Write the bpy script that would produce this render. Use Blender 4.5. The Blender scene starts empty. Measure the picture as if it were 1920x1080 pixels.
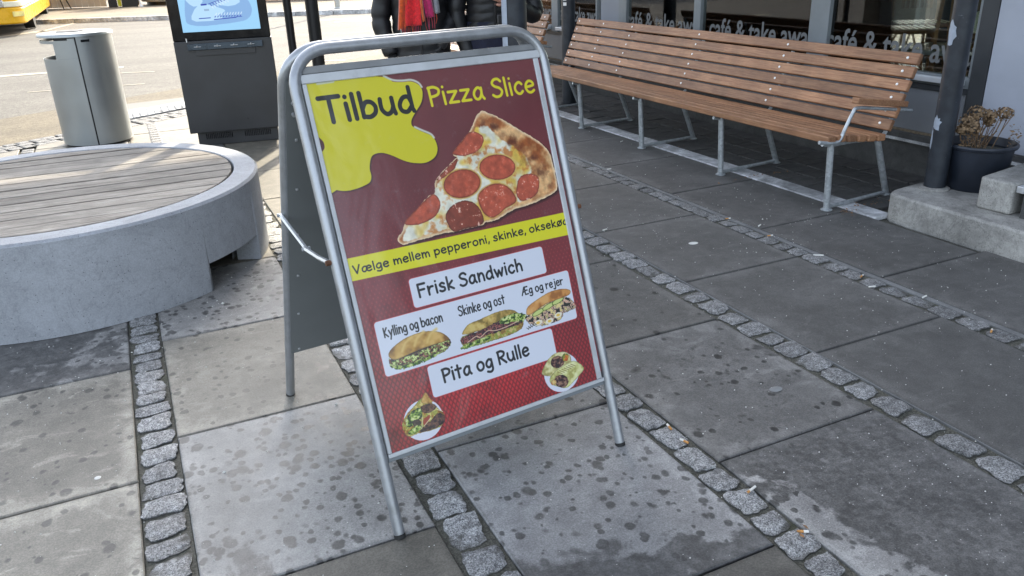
import bpy, bmesh, math, random
import numpy as np
from math import sin, cos, pi, radians, hypot, atan2, sqrt
from mathutils import Vector, Matrix

random.seed(7)
rng = np.random.default_rng(11)
scene = bpy.context.scene
C = scene.collection

# ---------------------------------------------------------------- camera, sky, sun, exposure
YAW, PITCH, ROLL, FOC = 0.427644765, 0.394578694, -0.036791639, 1509.79407
fwd = Vector((sin(YAW) * cos(PITCH), cos(YAW) * cos(PITCH), -sin(PITCH)))
rgt = Vector((cos(YAW), -sin(YAW), 0))
upv = rgt.cross(fwd)
r2 = rgt * cos(ROLL) + upv * sin(ROLL)
u2 = -rgt * sin(ROLL) + upv * cos(ROLL)
cam_data = bpy.data.cameras.new('camera')
cam = bpy.data.objects.new('camera', cam_data)
C.objects.link(cam)
cam.matrix_world = Matrix(((r2.x, u2.x, -fwd.x, 0), (r2.y, u2.y, -fwd.y, 0), (r2.z, u2.z, -fwd.z, 1.5), (0, 0, 0, 1)))
cam_data.sensor_width = 36
cam_data.lens = FOC / 1920 * 36
cam_data.clip_start = 0.02
cam_data.clip_end = 800
scene.camera = cam

SUN_AZ, SUN_EL = radians(31), radians(31)          # azimuth clockwise from +Y
world = bpy.data.worlds.new('World')
scene.world = world
world.use_nodes = True
wn = world.node_tree
bg = wn.nodes['Background']
sky = wn.nodes.new('ShaderNodeTexSky')
sky.sky_type = 'NISHITA'
sky.sun_disc = False
sky.sun_elevation = SUN_EL
sky.sun_rotation = SUN_AZ
sky.air_density = 1.0
sky.dust_density = 3.0
hs = wn.nodes.new('ShaderNodeHueSaturation')      # thin high haze: a paler sky
hs.inputs['Saturation'].default_value = 0.52
wn.links.new(sky.outputs[0], hs.inputs['Color'])
wn.links.new(hs.outputs[0], bg.inputs[0])
bg.inputs[1].default_value = 0.15
sd = bpy.data.lights.new('sun', 'SUN')
sd.energy = 2.0
sd.angle = radians(0.55)
sd.color = (1.0, 0.88, 0.68)
sun = bpy.data.objects.new('sun', sd)
C.objects.link(sun)
sdir = Vector((sin(SUN_AZ) * cos(SUN_EL), cos(SUN_AZ) * cos(SUN_EL), sin(SUN_EL)))
sun.rotation_euler = sdir.to_track_quat('Z', 'Y').to_euler()
sun.location = (10, 20, 20)
scene.view_settings.view_transform = 'Standard'
scene.view_settings.look = 'None'
scene.view_settings.gamma = 1
scene.view_settings.use_curve_mapping = False
scene.view_settings.exposure = 1.95
scene.cycles.max_bounces = 8
scene.cycles.caustics_reflective = False
scene.cycles.caustics_refractive = False

# ---------------------------------------------------------------- node helpers
class NT:
    def __init__(s, name):
        s.m = bpy.data.materials.new(name)
        s.m.use_nodes = True
        s.t = s.m.node_tree
        s.b = s.t.nodes['Principled BSDF']
    def n(s, typ, **kw):
        nd = s.t.nodes.new('ShaderNode' + typ)
        for k, v in kw.items():
            if k[0] == '_':
                s.put(nd.inputs[k[1:].replace('_', ' ')], v)
            else:
                setattr(nd, k, v)
        return nd
    def put(s, sock, v):
        if isinstance(v, bpy.types.NodeSocket):
            s.t.links.new(v, sock)
        elif isinstance(v, bpy.types.Node):
            s.t.links.new(v.outputs[0], sock)
        else:
            if isinstance(v, tuple) and len(v) == 3 and sock.type == 'RGBA':
                v = (*v, 1)
            sock.default_value = v
    def math(s, op, a, b=0.0, c=0.0, clamp=False):
        nd = s.t.nodes.new('ShaderNodeMath')
        nd.operation = op
        nd.use_clamp = clamp
        s.put(nd.inputs[0], a); s.put(nd.inputs[1], b)
        if op in ('MULTIPLY_ADD', 'SMOOTH_MIN'):
            s.put(nd.inputs[2], c)
        return nd.outputs[0]
    def ramp(s, v, a, b, lo=0.0, hi=1.0, smooth=True):
        nd = s.t.nodes.new('ShaderNodeMapRange')
        nd.interpolation_type = 'SMOOTHSTEP' if smooth else 'LINEAR'
        s.put(nd.inputs[0], v)
        for i, x in enumerate((a, b, lo, hi)):
            s.put(nd.inputs[1 + i], x)
        return nd.outputs[0]
    def mix(s, f, a, b, mode='MIX'):
        nd = s.t.nodes.new('ShaderNodeMix')
        nd.data_type = 'RGBA'
        nd.blend_type = mode
        s.put(nd.inputs[0], f); s.put(nd.inputs[6], a); s.put(nd.inputs[7], b)
        return nd.outputs[2]
    def noise(s, vec, scale, detail=4, rough=0.55, dist=0.0):
        nd = s.t.nodes.new('ShaderNodeTexNoise')
        if vec is not None:
            s.put(nd.inputs['Vector'], vec)
        nd.inputs['Scale'].default_value = scale
        nd.inputs['Detail'].default_value = detail
        nd.inputs['Roughness'].default_value = rough
        nd.inputs['Distortion'].default_value = dist
        return nd.outputs[0]
    def voro(s, vec, scale, feature='F1', rnd=1.0):
        nd = s.t.nodes.new('ShaderNodeTexVoronoi')
        nd.feature = feature
        s.put(nd.inputs['Vector'], vec)
        nd.inputs['Scale'].default_value = scale
        nd.inputs['Randomness'].default_value = rnd
        return nd
    def pos(s):
        return s.n('NewGeometry').outputs['Position']
    def obj(s):
        return s.n('TexCoord').outputs['Object']
    def scaled(s, vec, sc, rot=(0, 0, 0)):
        nd = s.n('Mapping')
        s.put(nd.inputs[0], vec)
        nd.inputs['Scale'].default_value = sc
        nd.inputs['Rotation'].default_value = rot
        return nd.outputs[0]
    def bump(s, h, strength=0.3, dist=0.01):
        nd = s.n('Bump', _Strength=strength, _Distance=dist, _Height=h)
        s.t.links.new(nd.outputs[0], s.b.inputs['Normal'])
        return nd
    def set(s, **kw):
        for k, v in kw.items():
            s.put(s.b.inputs[k.replace('_', ' ')], v)
        return s.m

def plain(name, col, rough=0.5, metal=0.0, var=0.12, scale=8, bump=0.0, bscale=60, spec=0.5, dirt=0.0):
    k = NT(name)
    p = k.obj()
    nz = k.noise(p, scale, 5)
    f = k.ramp(nz, 0.3, 0.7, 1 - var, 1 + var)
    c = k.mix(1.0, (*col,), k.n('CombineColor', _Red=f, _Green=f, _Blue=f).outputs[0], 'MULTIPLY')
    if dirt:
        d = k.ramp(k.noise(p, scale * 0.6, 8, 0.7), 0.52, 0.75, 0, dirt)
        c = k.mix(d, c, (0.05, 0.045, 0.04))
    k.set(Base_Color=c, Roughness=k.ramp(nz, 0.2, 0.8, max(0, rough - 0.08), min(1, rough + 0.08)), Metallic=metal, Specular_IOR_Level=spec)
    if bump:
        k.bump(k.noise(p, bscale, 4), bump, 0.004)
    return k.m

# ---------------------------------------------------------------- mesh helpers
class MB:
    def __init__(s):
        s.v = []; s.f = []
    def add(s, vs, fs):
        o = len(s.v)
        s.v += [tuple(v) for v in vs]
        s.f += [tuple(i + o for i in f) for f in fs]
        return s
    def box(s, x0, x1, y0, y1, z0, z1):
        return s.add([(x0, y0, z0), (x1, y0, z0), (x1, y1, z0), (x0, y1, z0), (x0, y0, z1), (x1, y0, z1), (x1, y1, z1), (x0, y1, z1)],
                     [(0, 3, 2, 1), (4, 5, 6, 7), (0, 1, 5, 4), (1, 2, 6, 5), (2, 3, 7, 6), (3, 0, 4, 7)])
    def obox(s, c, ax, ay, az):
        c = Vector(c); ax = Vector(ax); ay = Vector(ay); az = Vector(az)
        vs = [c + ax * i + ay * j + az * k for k in (-1, 1) for (i, j) in ((-1, -1), (1, -1), (1, 1), (-1, 1))]
        return s.add(vs, [(0, 3, 2, 1), (4, 5, 6, 7), (0, 1, 5, 4), (1, 2, 6, 5), (2, 3, 7, 6), (3, 0, 4, 7)])
    def prism(s, poly, z0, z1):
        n = len(poly)
        a = sum(poly[i][0] * poly[(i + 1) % n][1] - poly[(i + 1) % n][0] * poly[i][1] for i in range(n))
        if a < 0: poly = poly[::-1]
        vs = [(p[0], p[1], z0) for p in poly] + [(p[0], p[1], z1) for p in poly]
        return s.add(vs, [tuple(range(n - 1, -1, -1)), tuple(range(n, 2 * n))] + [(i, (i + 1) % n, n + (i + 1) % n, n + i) for i in range(n)])
    def tube(s, path, r, seg=10, caps=True, closed=False, rfun=None):
        path = [Vector(p) for p in path]
        n = len(path)
        rings = []
        prev = None
        for i, p in enumerate(path):
            if closed:
                t = path[(i + 1) % n] - path[i - 1]
            else:
                t = path[min(i + 1, n - 1)] - path[max(i - 1, 0)]
            t.normalize()
            if prev is None:
                a = Vector((0, 0, 1)) if abs(t.z) < 0.9 else Vector((1, 0, 0))
                nx = t.cross(a).normalized()
            else:
                nx = (prev - t * prev.dot(t)).normalized()
            prev = nx
            ny = t.cross(nx)
            rr = r if rfun is None else rfun(i / (n - 1))
            rings.append([p + (nx * cos(2 * pi * k / seg) + ny * sin(2 * pi * k / seg)) * rr for k in range(seg)])
        vs = [q for rg in rings for q in rg]
        fs = []
        for i in range(n if closed else n - 1):
            a, b = i * seg, ((i + 1) % n) * seg
            for k in range(seg):
                fs.append((a + k, a + (k + 1) % seg, b + (k + 1) % seg, b + k))
        if caps and not closed:
            fs.append(tuple(range(seg - 1, -1, -1)))
            fs.append(tuple((n - 1) * seg + k for k in range(seg)))
        return s.add(vs, fs)
    def lathe(s, prof, c=(0, 0, 0), seg=32, a0=0, a1=2 * pi, sx=1, sy=1):
        full = abs(a1 - a0 - 2 * pi) < 1e-6
        cnt = seg if full else seg + 1
        vs = []
        for r, z in prof:
            for k in range(cnt):
                a = a0 + (a1 - a0) * k / seg
                vs.append((c[0] + r * sx * cos(a), c[1] + r * sy * sin(a), c[2] + z))
        fs = []
        for i in range(len(prof) - 1):
            for k in range(seg):
                k2 = (k + 1) % cnt
                fs.append((i * cnt + k, i * cnt + k2, (i + 1) * cnt + k2, (i + 1) * cnt + k))
        return s.add(vs, fs)
    def sheet(s, poly, z=0.0):
        return s.add([(p[0], p[1], z) for p in poly], [tuple(range(len(poly)))])

def worldloc(o):
    p = Vector((0, 0, 0))
    while o is not None:
        p += o.location
        o = o.parent
    return p

def tag(o, label=None, cat=None, group=None, kind=None):
    if label: o['label'] = label
    if cat: o['category'] = cat
    if group: o['group'] = group
    if kind: o['kind'] = kind
    return o

def build(mb, name, mat, parent=None, smooth=40, origin=None, bevel=0, label=None, bseg=2):
    me = bpy.data.meshes.new(name)
    vs = mb.v
    if parent is not None:
        o0 = worldloc(parent)
    elif origin is not None:
        o0 = Vector(origin)
    else:
        a = np.array(vs)
        o0 = Vector(((a[:, 0].min() + a[:, 0].max()) / 2, (a[:, 1].min() + a[:, 1].max()) / 2, a[:, 2].min()))
    me.from_pydata([(v[0] - o0.x, v[1] - o0.y, v[2] - o0.z) for v in vs], [], mb.f)
    me.update()
    me.materials.append(mat)
    if smooth:
        me.shade_smooth()
        me.set_sharp_from_angle(angle=radians(smooth))
    o = bpy.data.objects.new(name, me)
    C.objects.link(o)
    if parent is not None:
        o.parent = parent
    else:
        o.location = o0
    if bevel:
        md = o.modifiers.new('bevel', 'BEVEL')
        md.width = bevel; md.segments = bseg; md.limit_method = 'ANGLE'; md.angle_limit = radians(40)
        md.harden_normals = False
    if label: o['label'] = label
    return o

def thing(name, label, cat, loc=(0, 0, 0), group=None):
    o = bpy.data.objects.new(name, None)
    o.empty_display_size = 0.1
    C.objects.link(o)
    o.location = loc
    return tag(o, label, cat, group)

def link_copy(src, parent, loc, rot=None, scale=None, name=None):
    c = src.copy()
    C.objects.link(c)
    c.parent = parent
    c.location = loc
    if rot is not None: c.rotation_euler = rot
    if scale is not None: c.scale = scale
    return c

def copy_tree(o, parent=None):
    c = o.copy(); C.objects.link(c); c.parent = parent
    for ch in o.children: copy_tree(ch, c)
    return c

def crom(pts, n=6, closed=False):
    pts = [np.array(p, float) for p in pts]
    out = []
    m = len(pts)
    rngi = range(m) if closed else range(m - 1)
    for i in rngi:
        p0 = pts[i - 1] if (i > 0 or closed) else pts[i]
        p1 = pts[i]; p2 = pts[(i + 1) % m]
        p3 = pts[(i + 2) % m] if (i + 2 < m or closed) else p2
        for k in range(n):
            t = k / n
            out.append(0.5 * (2 * p1 + (p2 - p0) * t + (2 * p0 - 5 * p1 + 4 * p2 - p3) * t * t + (3 * p1 - p0 - 3 * p2 + p3) * t ** 3))
    if not closed: out.append(pts[-1])
    return [tuple(float(x) for x in p) for p in out]

# ---------------------------------------------------------------- materials
def mat_slab():
    k = NT('slab_concrete')
    p = k.pos()
    def A(n):
        nd = k.n('Attribute', attribute_type='OBJECT', attribute_name=n)
        return nd.outputs['Fac']
    tone, drops, edge, warm = A('tone'), A('drops'), A('edge'), A('warm')
    low = k.noise(p, 2.6, 7, 0.68, 0.6)
    mid = k.noise(p, 14, 6, 0.65)
    fine = k.noise(p, 190, 3, 0.75)
    f = k.math('MULTIPLY', k.ramp(low, 0.25, 0.75, 0.80, 1.20), k.ramp(mid, 0.25, 0.75, 0.84, 1.16))
    f = k.math('MULTIPLY', f, k.ramp(fine, 0.3, 0.7, 0.74, 1.26))
    base = k.math('MULTIPLY', tone, f)
    # drops: round wet marks of mixed size
    wob = k.n('VectorMath', operation='ADD')
    k.put(wob.inputs[0], p)
    wv = k.n('TexNoise', _Vector=p, _Scale=30.0)
    wsc = k.n('VectorMath', operation='SCALE'); k.put(wsc.inputs[0], wv.outputs['Color']); wsc.inputs['Scale'].default_value = 0.018
    k.put(wob.inputs[1], wsc.outputs[0])
    masks = None
    for sc, r0, dens in ((17, 0.30, 0.85), (27, 0.30, 0.9), (12, 0.24, 0.6), (22, 0.30, 0.75)):
        v2 = k.scaled(wob.outputs[0], (1.0, 0.85, 0.0))
        vo = k.voro(v2, sc)
        sep = k.n('SeparateColor'); k.put(sep.inputs[0], vo.outputs['Color'])
        on = k.math('LESS_THAN', sep.outputs[0], k.math('MULTIPLY', k.math('ADD', dens, k.ramp(k.noise(p, 2.6, 3), 0.35, 0.65, -0.35, 0.3)), drops))
        rad = k.math('MULTIPLY', sep.outputs[1], r0)
        rad = k.math('ADD', rad, 0.08)
        m = k.ramp(k.math('SUBTRACT', vo.outputs['Distance'], rad), -0.09, 0.03, 1, 0)
        m = k.math('MULTIPLY', m, on)
        masks = m if masks is None else k.math('MAXIMUM', masks, m)
    blot = k.noise(p, 3.1, 6, 0.55, 0.6)
    psep = k.n('SeparateXYZ'); k.put(psep.inputs[0], p)
    field = k.math('ADD', A('wa'), k.math('ADD', k.math('MULTIPLY', psep.outputs[0], A('wb')), k.math('MULTIPLY', psep.outputs[1], A('wc'))))
    edge_n = k.math('ADD', k.math('MULTIPLY', k.math('SUBTRACT', k.noise(p, 4.2, 7, 0.62, 0.7), 0.5), 1.0), k.math('MULTIPLY', k.math('SUBTRACT', k.voro(k.scaled(wob.outputs[0], (1, .85, 0)), 16).outputs['Distance'], 0.4), -0.16))
    wet_blot = k.ramp(k.math('ADD', field, edge_n), -0.02, 0.07, 0, 1)
    wet_blot = k.math('MULTIPLY', wet_blot, k.ramp(k.noise(p, 9, 6, 0.7), 0.35, 0.7, 1.0, 0.72))
    wet = k.math('MAXIMUM', k.math('MULTIPLY', masks, k.math('GREATER_THAN', drops, .12)), wet_blot)
    wet = k.math('MULTIPLY', wet, k.ramp(k.noise(p, 40, 4), 0.2, 0.6, 0.65, 1))
    # pale drying bloom towards the slab edges
    gen = k.n('TexCoord').outputs['Generated']
    sp = k.n('SeparateXYZ'); k.put(sp.inputs[0], gen)
    ex = k.math('MINIMUM', sp.outputs[0], k.math('SUBTRACT', 1.0, sp.outputs[0]))
    ey = k.math('MINIMUM', sp.outputs[1], k.math('SUBTRACT', 1.0, sp.outputs[1]))
    e = k.math('MINIMUM', ex, ey)
    em = k.ramp(k.math('ADD', e, k.math('MULTIPLY', k.math('SUBTRACT', k.noise(p, 6, 7, 0.7, 1.2), 0.5), 0.55)), -0.02, 0.12, 1, 0)
    streak = k.ramp(k.noise(k.scaled(p, (1.5, 4, 1), (0, 0, 0.3)), 3.2, 8, 0.65, 1.0), 0.56, 0.66, 0, 0.7)
    bloom = k.math('MULTIPLY', k.math('MAXIMUM', em, streak), edge)
    base = k.math('MULTIPLY', base, k.ramp(bloom, 0, 1, 1, 1.8, False))
    base = k.math('MULTIPLY', base, k.ramp(wet, 0, 1, 1.0, 0.29, False))
    # scattered dark scuffs and pale flecks
    scf = k.ramp(k.noise(k.scaled(p, (3, 9, 1), (0, 0, 0.5)), 5, 7, 0.75, 0.8), 0.64, 0.72, 1, 0.72)
    base = k.math('MULTIPLY', base, scf)
    warmc = k.mix(warm, (0.97, 0.99, 1.02), (1.10, 1.01, 0.80))
    cc = k.n('CombineColor', _Red=base, _Green=base, _Blue=base).outputs[0]
    c = k.mix(1.0, cc, warmc, 'MULTIPLY')
    grime = k.ramp(k.math('ADD', e, k.math('MULTIPLY', k.noise(p, 25, 4), 0.03)), 0.012, 0.04, 0.66, 1)
    gc = k.n('CombineColor', _Red=grime, _Green=grime, _Blue=grime).outputs[0]
    c = k.mix(1.0, c, gc, 'MULTIPLY')
    vf = k.voro(p, 55)
    spv = k.n('SeparateColor'); k.put(spv.inputs[0], vf.outputs['Color'])
    fl = k.math('MULTIPLY', k.math('LESS_THAN', vf.outputs['Distance'], 0.085), k.math('LESS_THAN', spv.outputs[2], 0.10))
    c = k.mix(fl, c, (0.55, 0.56, 0.55))
    k.set(Base_Color=c, Roughness=k.ramp(wet, 0, 1, 0.60, 0.42, False), Specular_IOR_Level=0.5)
    k.bump(k.math('ADD', fine, k.math('MULTIPLY', mid, 0.5)), 0.35, 0.002)
    return k.m

def mat_cobble():
    k = NT('granite_cobble')
    p = k.pos()
    rnd = k.n('Attribute', attribute_type='OBJECT', attribute_name='tone').outputs['Fac']
    fine = k.noise(p, 210, 4, 0.85)
    mid = k.noise(p, 38, 6, 0.75, 0.5)
    a = k.mix(k.ramp(fine, 0.38, 0.62, 0, 1), (0.085, 0.088, 0.092), (0.66, 0.67, 0.67))
    f = k.math('MULTIPLY', rnd, k.ramp(mid, 0.35, 0.65, 0.5, 1.2))
    g = k.n('CombineColor', _Red=f, _Green=f, _Blue=f).outputs[0]
    c = k.mix(1.0, a, g, 'MULTIPLY')
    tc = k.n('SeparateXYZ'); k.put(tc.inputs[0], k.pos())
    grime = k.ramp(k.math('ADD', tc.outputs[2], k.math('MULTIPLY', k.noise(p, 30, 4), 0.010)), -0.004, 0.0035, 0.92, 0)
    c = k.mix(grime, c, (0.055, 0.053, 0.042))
    k.set(Base_Color=c, Roughness=0.6)
    k.bump(k.math('ADD', k.math('MULTIPLY', k.noise(p, 90, 5, 0.7), 1.0), k.math('MULTIPLY', fine, 0.3)), 0.9, 0.006)
    return k.m

def mat_soil():
    k = NT('joint_soil')
    p = k.pos()
    n = k.noise(p, 160, 5, 0.8)
    c = k.mix(k.ramp(n, 0.35, 0.7), (0.050, 0.050, 0.038), (0.19, 0.185, 0.155))
    moss = k.ramp(k.noise(p, 5, 5), 0.55, 0.7, 0, 0.5)
    c = k.mix(moss, c, (0.035, 0.045, 0.015))
    k.set(Base_Color=c, Roughness=0.9)
    k.bump(n, 0.8, 0.006)
    return k.m

def mat_road(name, a, b, sc=90, patch=0.3, streaks=False):
    k = NT(name)
    p = k.pos()
    n = k.noise(p, sc, 4, 0.8)
    c = k.mix(k.ramp(n, 0.35, 0.65), a, b)
    f = k.ramp(k.noise(k.scaled(p, (0.35, 1.3, 1)), 0.8, 7, 0.65, 0.6), 0.3, 0.7, 1 - patch, 1 + patch)
    f = k.math('MULTIPLY', f, k.ramp(k.noise(p, 20, 6, 0.85), 0.35, 0.65, 0.66, 1.34))
    g = k.n('CombineColor', _Red=f, _Green=f, _Blue=f).outputs[0]
    c = k.mix(1.0, c, g, 'MULTIPLY')
    # tar seams
    if streaks:
        s = k.ramp(k.noise(k.scaled(p, (0.08, 2.2, 1), (0, 0, 0.35)), 1.4, 3, 0.4, 0.2), 0.49, 0.505, 0, 1)
        s2 = k.ramp(k.noise(k.scaled(p, (0.08, 2.2, 1), (0, 0, 0.35)), 1.4, 3, 0.4, 0.2), 0.505, 0.52, 1, 0)
        c = k.mix(k.math('MULTIPLY', k.math('MULTIPLY', s, s2), 0.3), c, (0.08, 0.075, 0.07))
    k.set(Base_Color=c, Roughness=0.85)
    k.bump(n, 0.5, 0.006)
    return k.m

def mat_wood(name, a, b, dark, axis='Y', grain=1.0, rough=0.55, grey=0.0):
    k = NT(name)
    p = k.obj()
    rnd = k.n('ObjectInfo').outputs['Random']
    off = k.n('VectorMath', operation='ADD'); k.put(off.inputs[0], p)
    cx = k.n('CombineXYZ'); k.put(cx.inputs[0], k.math('MULTIPLY', rnd, 37.0)); k.put(cx.inputs[1], k.math('MULTIPLY', rnd, 91.0)); k.put(cx.inputs[2], k.math('MULTIPLY', rnd, 17.0))
    k.put(off.inputs[1], cx.outputs[0])
    sc = {'Y': (26, 1.1, 26), 'X': (1.1, 26, 26)}[axis]
    g1 = k.noise(k.scaled(off.outputs[0], sc), 3.2, 8, 0.65, 1.4)
    g2 = k.noise(k.scaled(off.outputs[0], tuple(x * 3 for x in sc)), 5, 4, 0.6)
    bl = k.noise(off.outputs[0], 3.5, 5, 0.6, 0.5)
    c = k.mix(k.ramp(g1, 0.3, 0.7), a, b)
    c = k.mix(k.ramp(g2, 0.5, 0.75, 0, 0.45), c, dark)
    f = k.math('MULTIPLY', k.ramp(bl, 0.3, 0.7, 0.8, 1.18), k.ramp(rnd, 0, 1, 0.74, 1.22, False))
    g = k.n('CombineColor', _Red=f, _Green=f, _Blue=f).outputs[0]
    c = k.mix(1.0, c, g, 'MULTIPLY')
    if grey:
        c = k.mix(k.ramp(k.noise(k.scaled(off.outputs[0], (1.2, 5, 5) if axis == 'X' else (5, 1.2, 5)), 1.6, 7, 0.7), 0.50, 0.66, 0, grey), c, dark)
    k.set(Base_Color=c, Roughness=rough)
    k.bump(k.math('ADD', g1, k.math('MULTIPLY', g2, 0.5)), 0.35 * grain, 0.003)
    return k.m

def mat_concrete(name, col, pores=0.5, blot=0.25, rough=0.75, blue=0.0):
    k = NT(name)
    p = k.obj()
    lo = k.noise(p, 2.5, 8, 0.65, 0.8)
    mid = k.noise(p, 12, 7, 0.75, 0.5)
    fine = k.noise(p, 150, 3, 0.7)
    f = k.math('MULTIPLY', k.ramp(lo, 0.3, 0.7, 1 - blot, 1 + blot), k.ramp(mid, 0.3, 0.7, 1 - blot * 0.6, 1 + blot * 0.6))
    f = k.math('MULTIPLY', f, k.ramp(fine, 0.3, 0.7, 0.9, 1.1))
    vo = k.voro(p, 70)
    sp = k.n('SeparateColor'); k.put(sp.inputs[0], vo.outputs['Color'])
    pore = k.math('MULTIPLY', k.ramp(vo.outputs['Distance'], 0.10, 0.2, 1, 0), k.math('LESS_THAN', sp.outputs[0], 0.35 * pores))
    vein = k.ramp(k.math('ABSOLUTE', k.math('SUBTRACT', k.noise(k.scaled(p, (1, 1, 0.7)), 5, 8, 0.7, 1.5), 0.5)), 0.0, 0.016, 0.25 * pores, 0)
    dk = k.math('MAXIMUM', k.math('MULTIPLY', pore, 0.75), vein)
    g = k.n('CombineColor', _Red=f, _Green=f, _Blue=f).outputs[0]
    c = k.mix(1.0, col, g, 'MULTIPLY')
    c = k.mix(dk, c, (0.05, 0.05, 0.048))
    k.set(Base_Color=c, Roughness=rough)
    k.bump(k.math('SUBTRACT', k.math('MULTIPLY', fine, 0.4), pore), 0.4, 0.003)
    return k.m

def mat_tube(name, col, rough=0.35, metal=0.85, chips=0.5, chipcol=(0.05, 0.045, 0.04)):
    k = NT(name)
    p = k.pos()
    lo = k.noise(p, 18, 6, 0.7)
    f = k.ramp(lo, 0.3, 0.7, 0.85, 1.12)
    g = k.n('CombineColor', _Red=f, _Green=f, _Blue=f).outputs[0]
    c = k.mix(1.0, col, g, 'MULTIPLY')
    ch = k.ramp(k.noise(p, 60, 6, 0.75, 0.5), 0.70, 0.73, 0, chips)
    scr = k.ramp(k.noise(k.scaled(p, (1, 1, 0.15)), 110, 4, 0.7), 0.68, 0.72, 0, chips * 0.6)
    m = k.math('MAXIMUM', ch, scr)
    c = k.mix(m, c, chipcol)
    k.set(Base_Color=c, Roughness=k.ramp(lo, 0.3, 0.7, rough - 0.08, rough + 0.12), Metallic=k.math('SUBTRACT', metal, k.math('MULTIPLY', m, metal), clamp=True))
    k.bump(lo, 0.08, 0.002)
    return k.m

def mat_galv():
    k = NT('galvanised_steel')
    p = k.pos()
    vo = k.voro(p, 55)
    sp = k.n('SeparateColor'); k.put(sp.inputs[0], vo.outputs['Color'])
    n = k.noise(p, 30, 6, 0.7)
    c = k.mix(k.math('MULTIPLY', k.math('ADD', sp.outputs[0], n), 0.5), (0.30, 0.33, 0.35), (0.62, 0.66, 0.68))
    c = k.mix(k.ramp(k.noise(p, 22, 7, 0.8), 0.6, 0.8, 0, 0.5), c, (0.16, 0.17, 0.17))
    k.set(Base_Color=c, Roughness=0.48, Metallic=0.6)
    return k.m

def mat_pole():
    k = NT('pole_paint')
    p = k.pos()
    n = k.noise(p, 12, 6, 0.6)
    c = k.mix(k.ramp(n, 0.3, 0.7), (0.014, 0.018, 0.025), (0.028, 0.035, 0.045))
    sc = k.ramp(k.noise(k.scaled(p, (6, 6, 22), (0.3, 0.2, 0)), 5.0, 5, 0.75, 0.6), 0.69, 0.72, 0, 0.7)
    sc2 = k.ramp(k.noise(p, 85, 3, 0.6), 0.73, 0.76, 0, 0.9)
    m = k.math('MAXIMUM', sc, sc2)
    c = k.mix(m, c, (0.36, 0.40, 0.44))
    k.set(Base_Color=c, Roughness=0.42)
    k.bump(n, 0.15, 0.003)
    return k.m

def mat_glass():
    k = NT('window_glass')
    lw = k.n('Fresnel', _IOR=1.52)
    tr = k.n('BsdfTransparent', _Color=(0.80, 0.86, 0.84))
    gl = k.n('BsdfGlossy', _Color=(1, 1, 1), _Roughness=0.015)
    mx = k.n('MixShader')
    f = k.math('MULTIPLY', lw.outputs[0], 1.7, clamp=True)
    k.put(mx.inputs[0], f); k.put(mx.inputs[1], tr); k.put(mx.inputs[2], gl)
    k.t.links.new(mx.outputs[0], k.t.nodes['Material Output'].inputs[0])
    return k.m

def mat_fabric(name, col, rough=0.8, var=0.25, scale=30, sheen=0.2):
    k = NT(name)
    p = k.obj()
    n = k.noise(p, scale, 5, 0.7)
    f = k.ramp(n, 0.3, 0.7, 1 - var, 1 + var)
    g = k.n('CombineColor', _Red=f, _Green=f, _Blue=f).outputs[0]
    k.set(Base_Color=k.mix(1.0, col, g, 'MULTIPLY'), Roughness=rough, Sheen_Weight=sheen)
    k.bump(k.noise(p, scale * 6, 3), 0.3, 0.002)
    return k.m

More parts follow.
